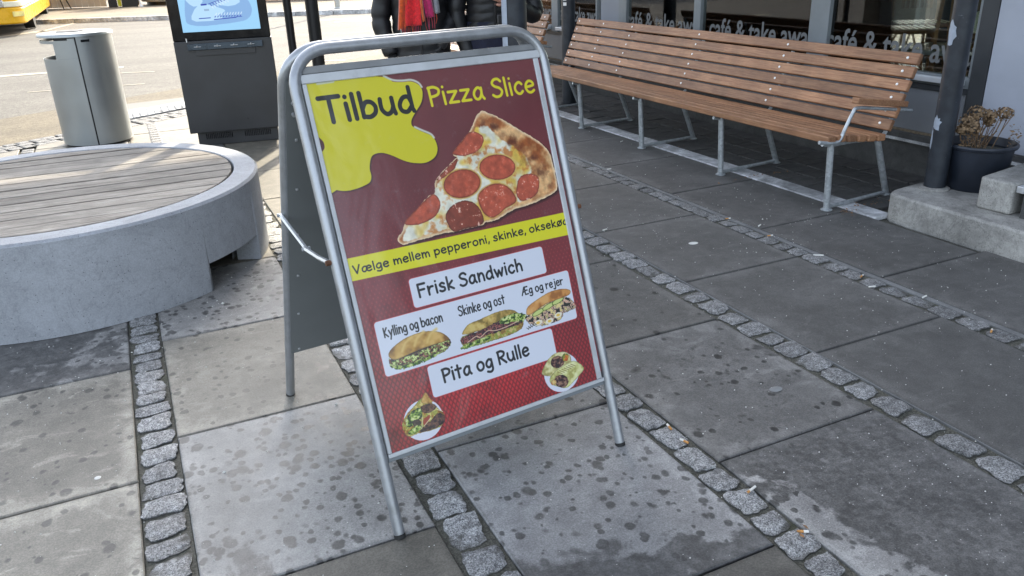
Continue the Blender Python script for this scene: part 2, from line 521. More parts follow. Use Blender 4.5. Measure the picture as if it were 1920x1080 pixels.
M = dict(
    slab=mat_slab(), cobble=mat_cobble(), soil=mat_soil(),
    asphalt=mat_road('asphalt', (0.048, 0.046, 0.040), (0.155, 0.148, 0.13), 70, 0.22, True),
    gravel_asphalt=mat_road('old_asphalt_pavement', (0.07, 0.058, 0.036), (0.165, 0.138, 0.09), 60, 0.25),
    far_pave=mat_road('far_pavement', (0.13, 0.11, 0.08), (0.22, 0.19, 0.14), 30, 0.2),
    teak=mat_wood('oiled_hardwood', (0.245, 0.108, 0.052), (0.42, 0.228, 0.118), (0.10, 0.045, 0.025)),
    greywood=mat_wood('weathered_grey_wood', (0.16, 0.142, 0.12), (0.37, 0.345, 0.305), (0.085, 0.065, 0.05), 'X', 1.6, 0.8, 0.55),
    ring=mat_concrete('bench_ring_concrete', (0.35, 0.37, 0.40), 0.8, 0.12),
    step=mat_concrete('old_step_concrete', (0.31, 0.305, 0.285), 1.6, 0.34, 0.85),
    plinth=mat_concrete('plinth_render', (0.07, 0.072, 0.072), 0.6, 0.3, 0.85),
    kerb=mat_concrete('smooth_concrete_strip', (0.52, 0.535, 0.55), 0.3, 0.55, 0.5),
    silver=mat_tube('silver_lacquered_tube', (0.40, 0.42, 0.44), 0.36, 0.7, 0.75),
    alu=plain('brushed_aluminium', (0.62, 0.64, 0.66), 0.38, 0.6, 0.08, 20),
    whitealu=plain('pale_snap_frame', (0.56, 0.585, 0.60), 0.4, 0.2, 0.08, 16, dirt=0.25),
    backpanel=plain('grey_back_sheet', (0.20, 0.215, 0.215), 0.5, 0.0, 0.06, 3, spec=0.35),
    rubber=plain('black_rubber', (0.02, 0.02, 0.02), 0.7),
    rust=plain('rusty_bolt', (0.16, 0.07, 0.035), 0.8, 0.2, 0.4, 80),
    galv=mat_galv(), pole=mat_pole(),
    bolt=plain('bright_bolt', (0.75, 0.75, 0.73), 0.35, 0.5, 0.05),
    kiosk=plain('kiosk_charcoal', (0.046, 0.047, 0.049), 0.42, 0.2, 0.10, 4),
    kioskrail=plain('kiosk_shelf_blue_grey', (0.06, 0.08, 0.10), 0.3, 0.4, 0.1, 9),
    black=plain('black_glass', (0.006, 0.006, 0.007), 0.12),
    matt_black=plain('matt_black_metal', (0.018, 0.018, 0.019), 0.5, 0.2, 0.2),
    bin=plain('bin_steel', (0.33, 0.355, 0.365), 0.34, 0.6, 0.05, 2.2, 0.06, 120),
    frame=plain('shopfront_grey_paint', (0.22, 0.245, 0.26), 0.42, 0.1, 0.08, 5, dirt=0.08),
    frame_mid=plain('mid_grey_rail', (0.25, 0.26, 0.265), 0.45, 0.2, 0.1, 14, dirt=0.3),
    frame_dark=plain('shopfront_dark_paint', (0.045, 0.050, 0.056), 0.4, 0.1, 0.1, 5),
    panel=plain('shopfront_panel', (0.20, 0.215, 0.235), 0.38, 0.1, 0.06, 4, dirt=0.08),
    bluewall=plain('pale_blue_grey_wall', (0.42, 0.455, 0.53), 0.55, 0, 0.05, 4),
    sill=plain('sill_aluminium', (0.70, 0.73, 0.76), 0.35, 0.4, 0.06, 10),
    glass=mat_glass(),
    letter=plain('frosted_lettering', (0.155, 0.16, 0.16), 0.7, 0, 0.04),
    wallup=plain('upper_wall_render', (0.34, 0.33, 0.31), 0.8, 0, 0.1, 2),
    pot=plain('blue_black_pot', (0.016, 0.021, 0.032), 0.38, 0, 0.2, 6),
    stem=plain('dry_stem', (0.16, 0.10, 0.055), 0.8, 0, 0.3, 30),
    petal=plain('dry_petal', (0.26, 0.175, 0.10), 0.8, 0, 0.45, 40),
    white=plain('white_plastic', (0.75, 0.75, 0.72), 0.45),
    paint=plain('road_paint', (0.36, 0.33, 0.26), 0.7, 0, 0.15, 3),
    puffer=mat_fabric('black_puffer_fabric', (0.006, 0.0065, 0.008), 0.48, 0.2, 20, 0.0),
    navy=mat_fabric('navy_cloth', (0.004, 0.006, 0.024), 0.75, sheen=0),
    denim=mat_fabric('dark_trousers', (0.02, 0.022, 0.03), 0.8),
    skin=plain('skin', (0.50, 0.27, 0.20), 0.5, 0, 0.06),
    glove=mat_fabric('black_glove', (0.012, 0.012, 0.013), 0.6),
    hair=plain('hair', (0.06, 0.035, 0.02), 0.6),
    leather=plain('black_leather', (0.012, 0.011, 0.012), 0.35),
    bus=plain('bus_yellow', (0.80, 0.43, 0.01), 0.3, 0, 0.04),
    buswhite=plain('bus_cream', (0.85, 0.80, 0.62), 0.3, 0, 0.04),
    lampglass=plain('headlamp_glass', (0.6, 0.6, 0.6), 0.12, 0.7, 0.3, 60),
    plate=plain('number_plate', (0.85, 0.72, 0.25), 0.5),
    whiteboard=plain('white_fence_board', (0.50, 0.47, 0.42), 0.7, 0, 0.12, 2),
    planter=plain('planter_concrete', (0.60, 0.57, 0.50), 0.7, 0, 0.1, 3),
    yellow=plain('yellow_sign', (0.80, 0.80, 0.05), 0.5),
    brick=plain('low_wall_brick', (0.28, 0.09, 0.055), 0.8, 0, 0.4, 9),
    rattan=plain('rattan_brown', (0.17, 0.085, 0.04), 0.45, 0, 0.3, 30),
    bamboo=plain('bamboo_frame', (0.38, 0.20, 0.09), 0.35, 0, 0.3, 20),
    interior=plain('cafe_interior_dark', (0.30, 0.27, 0.23), 0.8, 0, 0.3, 3),
    cafefloor=plain('cafe_floor', (0.22, 0.18, 0.13), 0.6, 0, 0.2, 3),
    drum=plain('cream_perforated_metal', (0.86, 0.80, 0.58), 0.4, 0.1, 0.05),
    tabletop=plain('pale_green_table', (0.30, 0.32, 0.26), 0.35, 0, 0.1),
    curtain=plain('pale_window_strip', (0.45, 0.48, 0.47), 0.6, 0, 0.06),
    pink=plain('pink_print', (0.65, 0.12, 0.13), 0.6),
    cigpaper=plain('cigarette_paper', (0.80, 0.79, 0.74), 0.8, 0, 0.05),
    cigfilter=plain('cigarette_filter', (0.62, 0.30, 0.09), 0.8, 0, 0.2, 100),
    leaf=plain('dead_leaf', (0.30, 0.16, 0.07), 0.8, 0, 0.3, 60),
    grit=plain('white_grit', (0.70, 0.70, 0.66), 0.7, 0, 0.15),
    tile=None,
)
M['tile'] = mat_concrete('dark_paver', (0.088, 0.088, 0.086), 0.5, 0.35, 0.8)

# ---------------------------------------------------------------- printed pictures (painted here, point by point)
class Canvas:
    def __init__(s, wmm, hmm, ppm, col, seed=3):
        s.ppm = ppm
        s.W = int(round(wmm * ppm)); s.H = int(round(hmm * ppm))
        s.a = np.ones((s.H, s.W, 3), np.float32) * np.array(col, np.float32)
        s.r = np.random.default_rng(seed)
    def win(s, x0, y0, x1, y1):
        p = s.ppm
        i0, i1 = max(0, int(y0 * p) - 2), min(s.H, int(y1 * p) + 3)
        j0, j1 = max(0, int(x0 * p) - 2), min(s.W, int(x1 * p) + 3)
        i1 = max(i0, i1); j1 = max(j0, j1)
        yy, xx = np.mgrid[i0:i1, j0:j1].astype(np.float32)
        return slice(i0, i1), slice(j0, j1), (xx + 0.5) / p, (yy + 0.5) / p
    def segd(s, X, Y, a, b):
        dx, dy = b[0] - a[0], b[1] - a[1]
        L = dx * dx + dy * dy + 1e-9
        t = np.clip(((X - a[0]) * dx + (Y - a[1]) * dy) / L, 0, 1)
        return np.hypot(X - a[0] - t * dx, Y - a[1] - t * dy)
    def sdf(s, X, Y, pts):
        d = np.full(X.shape, 1e9, np.float32); ins = np.zeros(X.shape, bool)
        for i in range(len(pts)):
            a, b = pts[i - 1], pts[i]
            d = np.minimum(d, s.segd(X, Y, a, b))
            if a[1] != b[1]:
                c = ((a[1] > Y) != (b[1] > Y)) & (X < (b[0] - a[0]) * (Y - a[1]) / (b[1] - a[1]) + a[0])
                ins ^= c
        return np.where(ins, -d, d)
    def cov(s, d, soft=0.0):
        w = 0.6 / s.ppm + soft
        return np.clip(0.5 - d / (2 * w), 0, 1)
    def noise(s, X, Y, sc, octs=3, seed=0):
        out = np.zeros(X.shape, np.float32); amp = 1; tot = 0
        r = np.random.default_rng(seed + 5)
        for o in range(octs):
            g = r.random((64, 64)).astype(np.float32)
            fx = X / sc * 2 ** o + 7.3 * o; fy = Y / sc * 2 ** o + 3.1 * o
            ix = np.floor(fx).astype(int); iy = np.floor(fy).astype(int)
            tx = fx - ix; ty = fy - iy
            tx = tx * tx * (3 - 2 * tx); ty = ty * ty * (3 - 2 * ty)
            G = lambda a, b: g[a % 64, b % 64]
            v = (G(iy, ix) * (1 - tx) + G(iy, ix + 1) * tx) * (1 - ty) + (G(iy + 1, ix) * (1 - tx) + G(iy + 1, ix + 1) * tx) * ty
            out += v * amp; tot += amp; amp *= 0.55
        return out / tot
    def blend(s, I, J, m, col):
        m = m[..., None]
        col = np.array(col, np.float32)
        s.a[I, J] = s.a[I, J] * (1 - m) + col * m
    def poly(s, pts, col, smooth=4, grow=0, soft=0.0, fn=None, clip=None, rough=0.0, rs=6):
        if smooth: pts = [q[:2] for q in crom([(x, y) for x, y in pts], smooth, True)]
        xs = [q[0] for q in pts]; ys = [q[1] for q in pts]
        I, J, X, Y = s.win(min(xs) - grow - 8, min(ys) - grow - 8, max(xs) + grow + 8, max(ys) + grow + 8)
        if X.size == 0: return
        d = s.sdf(X, Y, pts) - grow
        if rough: d = d + (s.noise(X, Y, rs, 3, 9) - 0.5) * rough * 2
        m = s.cov(d, soft)
        if clip is not None: m = m * s.cov(s.sdf(X, Y, clip))
        c = fn(X, Y, d) if fn else col
        s.blend(I, J, m, c)
    def ellipse(s, cx, cy, rx, ry, rot=0, n=28):
        return [(cx + rx * cos(t) * cos(rot) - ry * sin(t) * sin(rot), cy + rx * cos(t) * sin(rot) + ry * sin(t) * cos(rot)) for t in [2 * pi * i / n for i in range(n)]]
    def stroke(s, pts, w, col, soft=0.0, clipx=None):
        xs = [q[0] for q in pts]; ys = [q[1] for q in pts]
        I, J, X, Y = s.win(min(xs) - w, min(ys) - w, max(xs) + w, max(ys) + w)
        if X.size == 0: return
        d = np.full(X.shape, 1e9, np.float32)
        for a, b in zip(pts[:-1], pts[1:]): d = np.minimum(d, s.segd(X, Y, a, b))
        if len(pts) == 1: d = np.hypot(X - pts[0][0], Y - pts[0][1])
        s.blend(I, J, s.cov(d - w / 2, soft), col)
    def image(s, name):
        img = bpy.data.images.new(name, s.W, s.H, alpha=False)
        rgba = np.ones((s.H, s.W, 4), np.float32)
        rgba[..., :3] = np.clip(s.a, 0, 1)[::-1]
        img.pixels.foreach_set(rgba.ravel())
        img.update()
        img.pack()
        return img

# hand-drawn rounded letters: lists of polylines, 's' means smooth through the points; units of cap height, y up
GL = {
 'T': (.72, ['l', (0, 1), (.72, 1)], ['l', (.36, 1), (.37, 0)]),
 'i': (.1, ['l', (.04, .66), (.06, 0)], ['l', (.05, .94)]),
 'l': (.1, ['l', (.04, 1.02), (.06, 0)]),
 'b': (.55, ['l', (.04, 1.02), (.06, .02)], ['s', (.06, .36), (.2, .6), (.4, .6), (.54, .4), (.5, .14), (.3, .0), (.07, .04)]),
 'u': (.54, ['s', (.04, .66), (.04, .25), (.2, .02), (.38, .08), (.48, .28)], ['l', (.48, .66), (.49, .2), (.53, 0)]),
 'd': (.55, ['s', (.48, .42), (.4, .62), (.2, .6), (.04, .34), (.08, .08), (.28, .0), (.46, .18)], ['l', (.48, 1.02), (.5, .12), (.54, 0)]),
 'P': (.55, ['l', (.05, .98), (.07, 0)], ['s', (.02, .96), (.3, .99), (.54, .84), (.5, .6), (.3, .5), (.08, .47)]),
 'z': (.5, ['l', (.02, .62), (.46, .62), (.03, .03), (.5, .03)]),
 'a': (.55, ['s', (.46, .52), (.3, .66), (.1, .5), (.03, .26), (.12, .04), (.3, .04), (.44, .3), (.47, .56)], ['s', (.47, .62), (.46, .2), (.56, .0)]),
 'S': (.56, ['s', (.54, .86), (.4, 1.0), (.18, .97), (.06, .78), (.18, .6), (.42, .48), (.54, .28), (.42, .05), (.18, 0), (.01, .12)]),
 'c': (.46, ['s', (.44, .54), (.3, .66), (.1, .53), (.03, .28), (.14, .05), (.3, .0), (.45, .12)]),
 'e': (.5, ['s', (.05, .33), (.3, .36), (.48, .42), (.42, .6), (.24, .66), (.07, .5), (.03, .26), (.14, .04), (.32, .0), (.48, .1)]),
 'V': (.6, ['l', (.02, 1), (.28, 0), (.6, 1)]),
 'g': (.5, ['s', (.46, .52), (.3, .66), (.1, .5), (.03, .28), (.12, .08), (.3, .06), (.44, .3)], ['s', (.46, .62), (.48, .2), (.46, -.2), (.28, -.34), (.04, -.26)]),
 'm': (.74, ['l', (.04, .66), (.06, 0)], ['s', (.06, .36), (.18, .6), (.31, .58), (.37, .36), (.38, .02)], ['s', (.38, .36), (.5, .6), (.64, .58), (.7, .36), (.72, .0)]),
 'p': (.54, ['l', (.05, .66), (.07, -.34)], ['s', (.06, .4), (.2, .63), (.4, .62), (.52, .38), (.44, .1), (.26, .02), (.08, .12)]),
 'r': (.42, ['l', (.04, .66), (.06, 0)], ['s', (.06, .34), (.2, .58), (.4, .6)]),
 'o': (.54, ['s', (.28, .66), (.08, .54), (.03, .28), (.14, .04), (.3, .0), (.48, .14), (.52, .4), (.42, .6), (.28, .66)]),
 'n': (.48, ['l', (.04, .66), (.06, 0)], ['s', (.06, .36), (.2, .6), (.36, .6), (.44, .38), (.46, .0)]),
 ',': (.1, ['l', (.1, .06), (.03, -.18)]),
 's': (.44, ['s', (.4, .58), (.24, .67), (.07, .54), (.18, .38), (.38, .27), (.38, .07), (.18, 0), (.02, .08)]),
 'k': (.48, ['l', (.05, 1.02), (.06, 0)], ['l', (.42, .64), (.08, .3), (.46, .0)]),
 'F': (.56, ['l', (.05, 1), (.07, 0)], ['l', (.05, 1), (.56, 1)], ['l', (.06, .54), (.48, .55)]),
 'h': (.5, ['l', (.05, 1.02), (.06, 0)], ['s', (.06, .34), (.2, .58), (.36, .58), (.45, .38), (.47, .0)]),
 'w': (.7, ['l', (.02, .62), (.18, 0), (.35, .5), (.5, 0), (.68, .62)]),
 'j': (.3, ['s', (.24, .66), (.26, .1), (.24, -.22), (.12, -.34), (-.04, -.26)], ['l', (.25, .94)]),
 'K': (.56, ['l', (.05, 1), (.06, 0)], ['l', (.5, .98), (.08, .46), (.55, .0)]),
 'y': (.5, ['l', (.03, .64), (.27, .06)], ['l', (.5, .64), (.12, -.34)]),
 'R': (.6, ['l', (.05, .98), (.07, 0)], ['s', (.02, .96), (.3, .99), (.53, .84), (.48, .62), (.3, .52), (.08, .47)], ['l', (.2, .48), (.6, .0)]),
 't': (.42, ['l', (.2, .95), (.2, 0)], ['l', (0, .66), (.42, .66)]),
 'ø': (.54, ['s', (.28, .66), (.08, .54), (.03, .28), (.14, .04), (.3, .0), (.48, .14), (.52, .4), (.42, .6), (.28, .66)], ['l', (.0, -.06), (.56, .74)]),
 'æ': (.9, ['s', (.44, .56), (.3, .66), (.1, .52), (.03, .26), (.12, .04), (.3, .04), (.42, .28), (.46, .62)], ['s', (.45, .33), (.68, .36), (.86, .42), (.8, .6), (.64, .66), (.48, .5), (.44, .26), (.54, .04), (.7, .0), (.88, .1)]),
 'Æ': (1.0, ['l', (0, 0), (.46, 1), (.96, 1)], ['l', (.52, 1), (.54, .02), (1.0, .02)], ['l', (.18, .4), (.54, .4)], ['l', (.53, .54), (.9, .54)]),
}
def lettering(cv, txt, x0, x1, base, cap, w, col, tilt=0.0, slope=0.0, clip=None):
    sp = .17
    adv = sum((.34 if ch == ' ' else GL[ch][0] + sp) for ch in txt) - sp
    kx = (x1 - x0) / adv
    x = 0
    for ch in txt:
        if ch == ' ':
            x += .34; continue
        g = GL[ch]
        for st in g[1:]:
            pts = st[1:]
            if st[0] == 's' and len(pts) > 2: pts = [q[:2] for q in crom(pts, 5)]
            P = [(x0 + (x + px) * kx + tilt * py * cap, base - py * cap + slope * (x + px) * kx) for px, py in pts]
            if clip is not None and P[0][0] > clip: continue
            cv.stroke(P, w, col)
        x += g[0] + sp

def make_poster():
    cv = Canvas(720, 1028, 1.5, (0.40, 0.17, 0.18))
    I, J, X, Y = cv.win(0, 0, 720, 1028)
    # maroon field running to brighter red below, dot and diamond screen
    t = np.clip((Y - 380) / 520, 0, 1)[..., None]
    top = np.array((0.43, 0.19, 0.205)); low = np.array((0.62, 0.14, 0.16))  # upper tone paled by the cover's sky haze, painted into the print
    base = top * (1 - t) + low * t
    glow = np.exp(-(((X - 330) / 260) ** 2 + ((Y - 905) / 130) ** 2))[..., None]
    base = base + glow * np.array((0.20, 0.02, 0.02))
    s = 15.0
    u = (X / (s * 0.92)); v = (Y / (s * 1.5))
    du = np.abs((u % 1) - .5); dv = np.abs((v % 1) - .5)
    du2 = np.abs(((u + .5) % 1) - .5); dv2 = np.abs(((v + .5) % 1) - .5)
    dia = np.minimum(du + dv, du2 + dv2)
    dm = np.clip((dia - 0.24) / 0.2, 0, 1)[..., None] * np.clip((Y - 560) / 260, 0, 1)[..., None]
    base = base * (1 - dm * 0.36)
    ring = np.clip((0.16 - dia) / 0.1, 0, 1)[..., None] * np.clip((Y - 180) / 300, 0, 1)[..., None] * np.clip(1 - (Y - 640) / 260, 0.25, 1)[..., None]
    base = base + ring * np.array((0.16, 0.07, 0.05)) * (0.5 + 0.7 * cv.noise(X, Y, 60, 2, 2)[..., None])
    base = base * (0.93 + 0.14 * cv.noise(X, Y, 130, 3, 4)[..., None])
    blotch = np.clip((cv.noise(X, Y, 70, 3, 8) - 0.62) * 4, 0, 1)[..., None] * np.clip((Y - 480) / 100, 0, 1)[..., None]
    base = base * (1 - 0.25 * blotch)
    cv.a[I, J] = base.astype(np.float32)
    # yellow splash
    blob = [(-20, -20), (60, -20), (222, 4), (244, 19), (274, 24), (300, 25), (320, 35), (329, 51), (326, 71), (316, 90), (298, 108), (280, 127), (274, 140), (277, 151), (298, 166), (326, 182), (336, 198), (338, 221), (328, 241), (309, 252), (286, 256), (255, 251), (227, 240), (196, 221), (172, 210), (152, 208), (137, 213), (128, 227), (122, 246), (122, 266), (115, 281), (98, 288), (72, 293), (43, 294), (16, 287), (-20, 270)]
    cv.poly([(x + 3, y + 3) for x, y in blob], (0.22, 0.08, 0.09), 3, soft=2)
    hl = [(222, 1), (246, 15), (274, 20), (302, 21), (322, 31), (330, 44)]
    cv.poly(blob, (0.83, 0.80, 0.10), 3)
    cv.stroke([q[:2] for q in crom(hl, 4)], 6, (0.80, 0.82, 0.76), 1)
    cv.stroke([q[:2] for q in crom([(282, 152), (300, 163), (326, 178), (334, 190)], 4)], 6, (0.80, 0.82, 0.76), 1)
    cv.stroke([(30, 2), (75, 1)], 7, (0.80, 0.82, 0.70), 1)
    cv.poly([(-8, 136), (8, 151), (11, 162), (8, 174), (-8, 182)], (0.30, 0.10, 0.11), 3)
    ink = (0.06, 0.075, 0.09)
    lettering(cv, 'Tilbud', 22, 292, 107, 66, 12.5, ink)
    lettering(cv, 'Pizza Slice', 346, 704, 100, 52, 8.2, (0.88, 0.84, 0.12))
    # pizza slice
    out = [(509, 135), (536, 148), (565, 164), (618, 203), (676, 246), (711, 287), (718, 334), (718, 380), (712, 409), (673, 423), (626, 432), (585, 437), (551, 439), (505, 451), (475, 460), (443, 458), (427, 465), (386, 465), (332, 466), (298, 463), (254, 466), (212, 468), (178, 470), (164, 467), (156, 450), (177, 432), (190, 411), (233, 381), (278, 350), (298, 346), (304, 324), (312, 308), (341, 287), (382, 262), (392, 256), (382, 242), (420, 212), (448, 191), (463, 175), (486, 146)]
    def crust(X, Y, d):
        n = cv.noise(X, Y, 42, 4, 1)[..., None]; n2 = cv.noise(X, Y, 12, 3, 12)[..., None]
        a = np.array((0.90, 0.72, 0.50)); b = np.array((0.62, 0.34, 0.16))
        tt = np.clip((n - .38) * 3.2, 0, 1)
        c = a * (1 - tt) + b * tt
        c = c * (0.85 + 0.3 * n2)
        edge = np.clip((d + 9) / 7, 0, 1)[..., None]
        return c * (1 - edge) + np.array((0.93, 0.82, 0.66)) * edge * (0.85 + .3 * n2)
    cv.poly([(x + 5, y + 6) for x, y in out], (0.20, 0.06, 0.07), 3, soft=4)
    cv.poly(out, None, 3, fn=crust, rough=2.2, rs=9)
    chees = [(492, 176), (522, 190), (560, 232), (600, 262), (628, 300), (636, 341), (612, 361), (600, 413), (560, 422), (508, 439), (463, 451), (430, 453), (370, 456), (300, 454), (186, 461), (172, 452), (192, 423), (240, 386), (294, 353), (311, 325), (350, 297), (392, 266), (398, 246), (440, 205)]
    def cheese(X, Y, d):
        n = cv.noise(X, Y, 46, 3, 21)[..., None]; n2 = cv.noise(X, Y, 16, 3, 22)[..., None]; n3 = cv.noise(X, Y, 55, 2, 33)[..., None]
        c = np.array((0.93, 0.92, 0.84)) * np.ones_like(n)
        tt = np.clip((n - .44) * 5, 0, 1); c = c * (1 - tt) + np.array((0.90, 0.76, 0.34)) * tt
        t3 = np.clip((n3 * n2 - .30) * 6, 0, 1) * .8; c = c * (1 - t3) + np.array((0.72, 0.42, 0.17)) * t3
        return c * (0.86 + 0.26 * n2)
    cv.poly(chees, None, 3, fn=cheese, rough=6, rs=14, soft=1.5)
    for (cx, cy, r, st) in ((539, 185, 16, .8), (586, 235, 22, .65), (651, 296, 17, .75), (672, 345, 26, .6), (612, 262, 18, .4), (500, 172, 14, .4), (560, 215, 20, .35), (690, 392, 14, .4), (470, 250, 18, .25), (620, 300, 22, .35)):
        I, J, X, Y = cv.win(cx - 3 * r, cy - 3 * r, cx + 3 * r, cy + 3 * r)
        dd = np.hypot(X - cx, (Y - cy) * 1.2) / r + (cv.noise(X, Y, 12, 3, int(cx)) - .5) * 1.6
        cv.blend(I, J, np.clip(1.15 - dd, 0, 1) * st, (0.30, 0.13, 0.07))
    def pep(seed, shine=0.5, dark=1.0):
        def f(X, Y, d):
            n = cv.noise(X, Y, 14, 4, seed)[..., None]; n2 = cv.noise(X, Y, 4.5, 2, seed + 1)[..., None]
            c = np.array((0.75, 0.35, 0.25)) * dark * (0.78 + 0.42 * n)
            e = np.clip((d + 5) / 5, 0, 1)[..., None]; c = c * (1 - e * .35)
            h = np.clip((n2 * n - .40) * 9, 0, 1) * shine; c = c * (1 - h) + np.array((0.97, 0.80, 0.72)) * h
            return c
        return f
    cv.poly([(448, 191), (474, 194), (493, 211), (485, 233), (461, 250), (419, 256), (389, 249), (382, 240), (420, 212)], None, 3, fn=pep(41), rough=1.5)
    cv.poly([(345, 287), (382, 264), (394, 262), (380, 285), (345, 305), (312, 310)], None, 3, fn=pep(43, .9, .85), rough=2)
    cv.poly(cv.ellipse(520, 306, 64, 39, .12), (0.86, 0.72, 0.40), 0, grow=3, soft=2); cv.poly(cv.ellipse(520, 306, 62, 38, .12), None, 0, fn=pep(44, .12), rough=.8)
    cv.poly(cv.ellipse(392, 334, 63, 42, -.02), (0.80, 0.62, 0.30), 0, grow=2, soft=2); cv.poly(cv.ellipse(392, 334, 61, 41, -.02), None, 0, fn=pep(45, .15, .96), rough=.8)
    cv.poly([(433, 385), (455, 362), (501, 352), (540, 368), (560, 400), (556, 420), (520, 430), (490, 445), (463, 449), (440, 428)], (0.80, 0.6, 0.3), 3, grow=3, soft=2)
    cv.poly([(433, 385), (455, 362), (501, 352), (540, 368), (560, 400), (556, 420), (520, 430), (490, 445), (463, 449), (440, 428)], None, 3, fn=pep(46, .6), rough=1)
    cv.poly([(316, 420), (338, 394), (382, 382), (420, 398), (437, 434), (428, 462), (369, 464), (330, 464)], None, 3, fn=pep(47, .95, .74), rough=1.5)
    cv.poly([(186, 411), (233, 379), (287, 348), (306, 359), (308, 383), (290, 407), (257, 420), (218, 423)], None, 3, fn=pep(48, .1, .98), rough=1)
    cv.poly([(580, 358), (603, 343), (642, 347), (655, 366), (643, 402), (615, 417), (578, 419), (565, 396)], None, 3, fn=pep(49, .75), rough=2)
    # yellow band
    cv.poly([(-5, 473), (725, 482), (725, 554), (-5, 536)], (0.88, 0.86, 0.10), 0)
    lettering(cv, 'Vælge mellem pepperoni, skinke, oksekød', 11, 728, 518, 22, 4.2, ink, slope=0.002)
    def rbox(x0, y0, x1, y1, r=9):
        pts = []
        for cx, cy, a in ((x1 - r, y1 - r, 0), (x0 + r, y1 - r, 90), (x0 + r, y0 + r, 180), (x1 - r, y0 + r, 270)):
            pts += [(cx + r * cos(radians(a + q)), cy + r * sin(radians(a + q))) for q in (0, 30, 60, 90)]
        cv.poly(pts, (0.78, 0.26, 0.28), 0, grow=1.6)
        cv.poly(pts, (0.86, 0.88, 0.92), 0)
    rbox(161, 568, 616, 652)
    lettering(cv, 'Frisk Sandwich', 182, 532, 625, 36, 6.6, ink)
    rbox(33, 661, 693, 817)
    rbox(158, 823, 591, 916)
    lettering(cv, 'Kylling og bacon', 55, 237, 709, 26, 4.0, ink)
    lettering(cv, 'Skinke og ost', 292, 449, 708, 27, 4.0, ink)
    lettering(cv, 'Æg og rejer', 513, 666, 700, 23, 4.0, ink)
    lettering(cv, 'Pita og Rulle', 200, 494, 882, 38, 7.0, ink)
    # foods
    def tex(cols, sc, seed, contrast=1.0):
        cols = np.array(cols)
        def f(X, Y, d):
            n = cv.noise(X, Y, sc, 3, seed)
            q = np.clip((n - .5) * 2.6 * contrast + .5, 0, .999) * (len(cols) - 1)
            i = q.astype(int); fr = (q - i)[..., None]
            c = cols[i] * (1 - fr) + cols[np.minimum(i + 1, len(cols) - 1)] * fr
            e = np.clip((d + 3.5) / 3.5, 0, 1)[..., None]
            return c * (1 - .28 * e)
        return f
    bread = [(0.52, 0.36, 0.14), (0.74, 0.56, 0.24), (0.86, 0.70, 0.38)]
    green = [(0.10, 0.20, 0.06), (0.35, 0.50, 0.12), (0.62, 0.72, 0.28), (0.85, 0.88, 0.6)]
    meat = [(0.12, 0.05, 0.05), (0.45, 0.16, 0.12), (0.72, 0.40, 0.28), (0.88, 0.74, 0.60), (0.25, 0.30, 0.08)]
    cv.poly([(54, 766), (63, 784), (91, 786), (133, 780), (171, 776), (214, 770), (243, 768), (243, 782), (222, 795), (186, 800), (143, 806), (100, 808), (66, 801), (54, 791), (51, 780)], None, 3, fn=tex(meat + green, 6, 61, 1.4), rough=3, rs=5)
    cv.poly([(56, 790), (100, 800), (150, 797), (200, 787), (200, 800), (143, 808), (90, 809), (62, 800)], None, 3, fn=tex(green, 6, 62), rough=4, rs=5)
    cv.poly([(60, 770), (100, 764), (170, 758), (238, 758), (240, 785), (150, 795), (66, 790)], (0.20, 0.10, 0.07), 3)
    cv.poly([(64, 778), (120, 776), (180, 770), (238, 766), (240, 786), (150, 797), (66, 792)], None, 3, fn=tex(meat + green, 6, 69, 1.4), rough=3, rs=5)
    cv.stroke([(62, 777), (120, 773), (170, 764), (236, 762)], 5, (0.13, 0.06, 0.05), 1)
    cv.poly([(66, 776), (54, 763), (62, 748), (87, 735), (117, 726), (156, 722), (190, 726), (222, 738), (240, 755), (243, 766), (212, 768), (171, 768), (118, 773), (86, 777)], None, 3, fn=tex(bread, 30, 63, .9), rough=.8)
    for a in ((110, 740), (150, 734), (190, 736)):
        cv.stroke([q[:2] for q in crom([(a[0] - 14, a[1] + 20), (a[0], a[1]), (a[0] + 22, a[1] - 10)], 4)], 7, (0.88, 0.75, 0.44), 3)
    cv.poly([(287, 768), (338, 768), (410, 765), (490, 768), (499, 780), (485, 798), (444, 806), (385, 807), (328, 807), (295, 802), (280, 788)], None, 3, fn=tex([(0.55, 0.42, 0.17), (0.72, 0.62, 0.28), (0.50, 0.58, 0.18), (0.80, 0.72, 0.45)], 11, 64), rough=2)
    cv.poly([(290, 764), (299, 749), (319, 738), (359, 734), (402, 728), (446, 728), (476, 738), (490, 758), (487, 772), (451, 772), (394, 769), (337, 767)], None, 3, fn=tex([(0.50, 0.42, 0.15), (0.76, 0.62, 0.30), (0.84, 0.74, 0.42)], 18, 65), rough=1.2)
    cv.poly([(284, 772), (330, 768), (380, 760), (440, 756), (492, 764), (490, 780), (440, 784), (380, 786), (330, 790), (288, 792)], None, 3, fn=tex([(0.16, 0.05, 0.10), (0.42, 0.14, 0.16), (0.70, 0.42, 0.36), (0.20, 0.12, 0.12)], 7, 66, 1.5), rough=4, rs=6)
    cv.poly([(420, 752), (460, 745), (500, 752), (512, 764), (498, 776), (460, 770), (425, 768)], None, 3, fn=tex(green, 6, 67, 1.3), rough=4, rs=5)
    cv.poly([(284, 795), (320, 792), (370, 790), (372, 800), (320, 806), (276, 804)], None, 3, fn=tex(green, 7, 68), rough=3, rs=5)
    cv.stroke([q[:2] for q in crom([(300, 790), (330, 780), (345, 786), (372, 774), (400, 780), (440, 778), (480, 772)], 4)], 2.5, (0.92, 0.78, 0.66), .5)
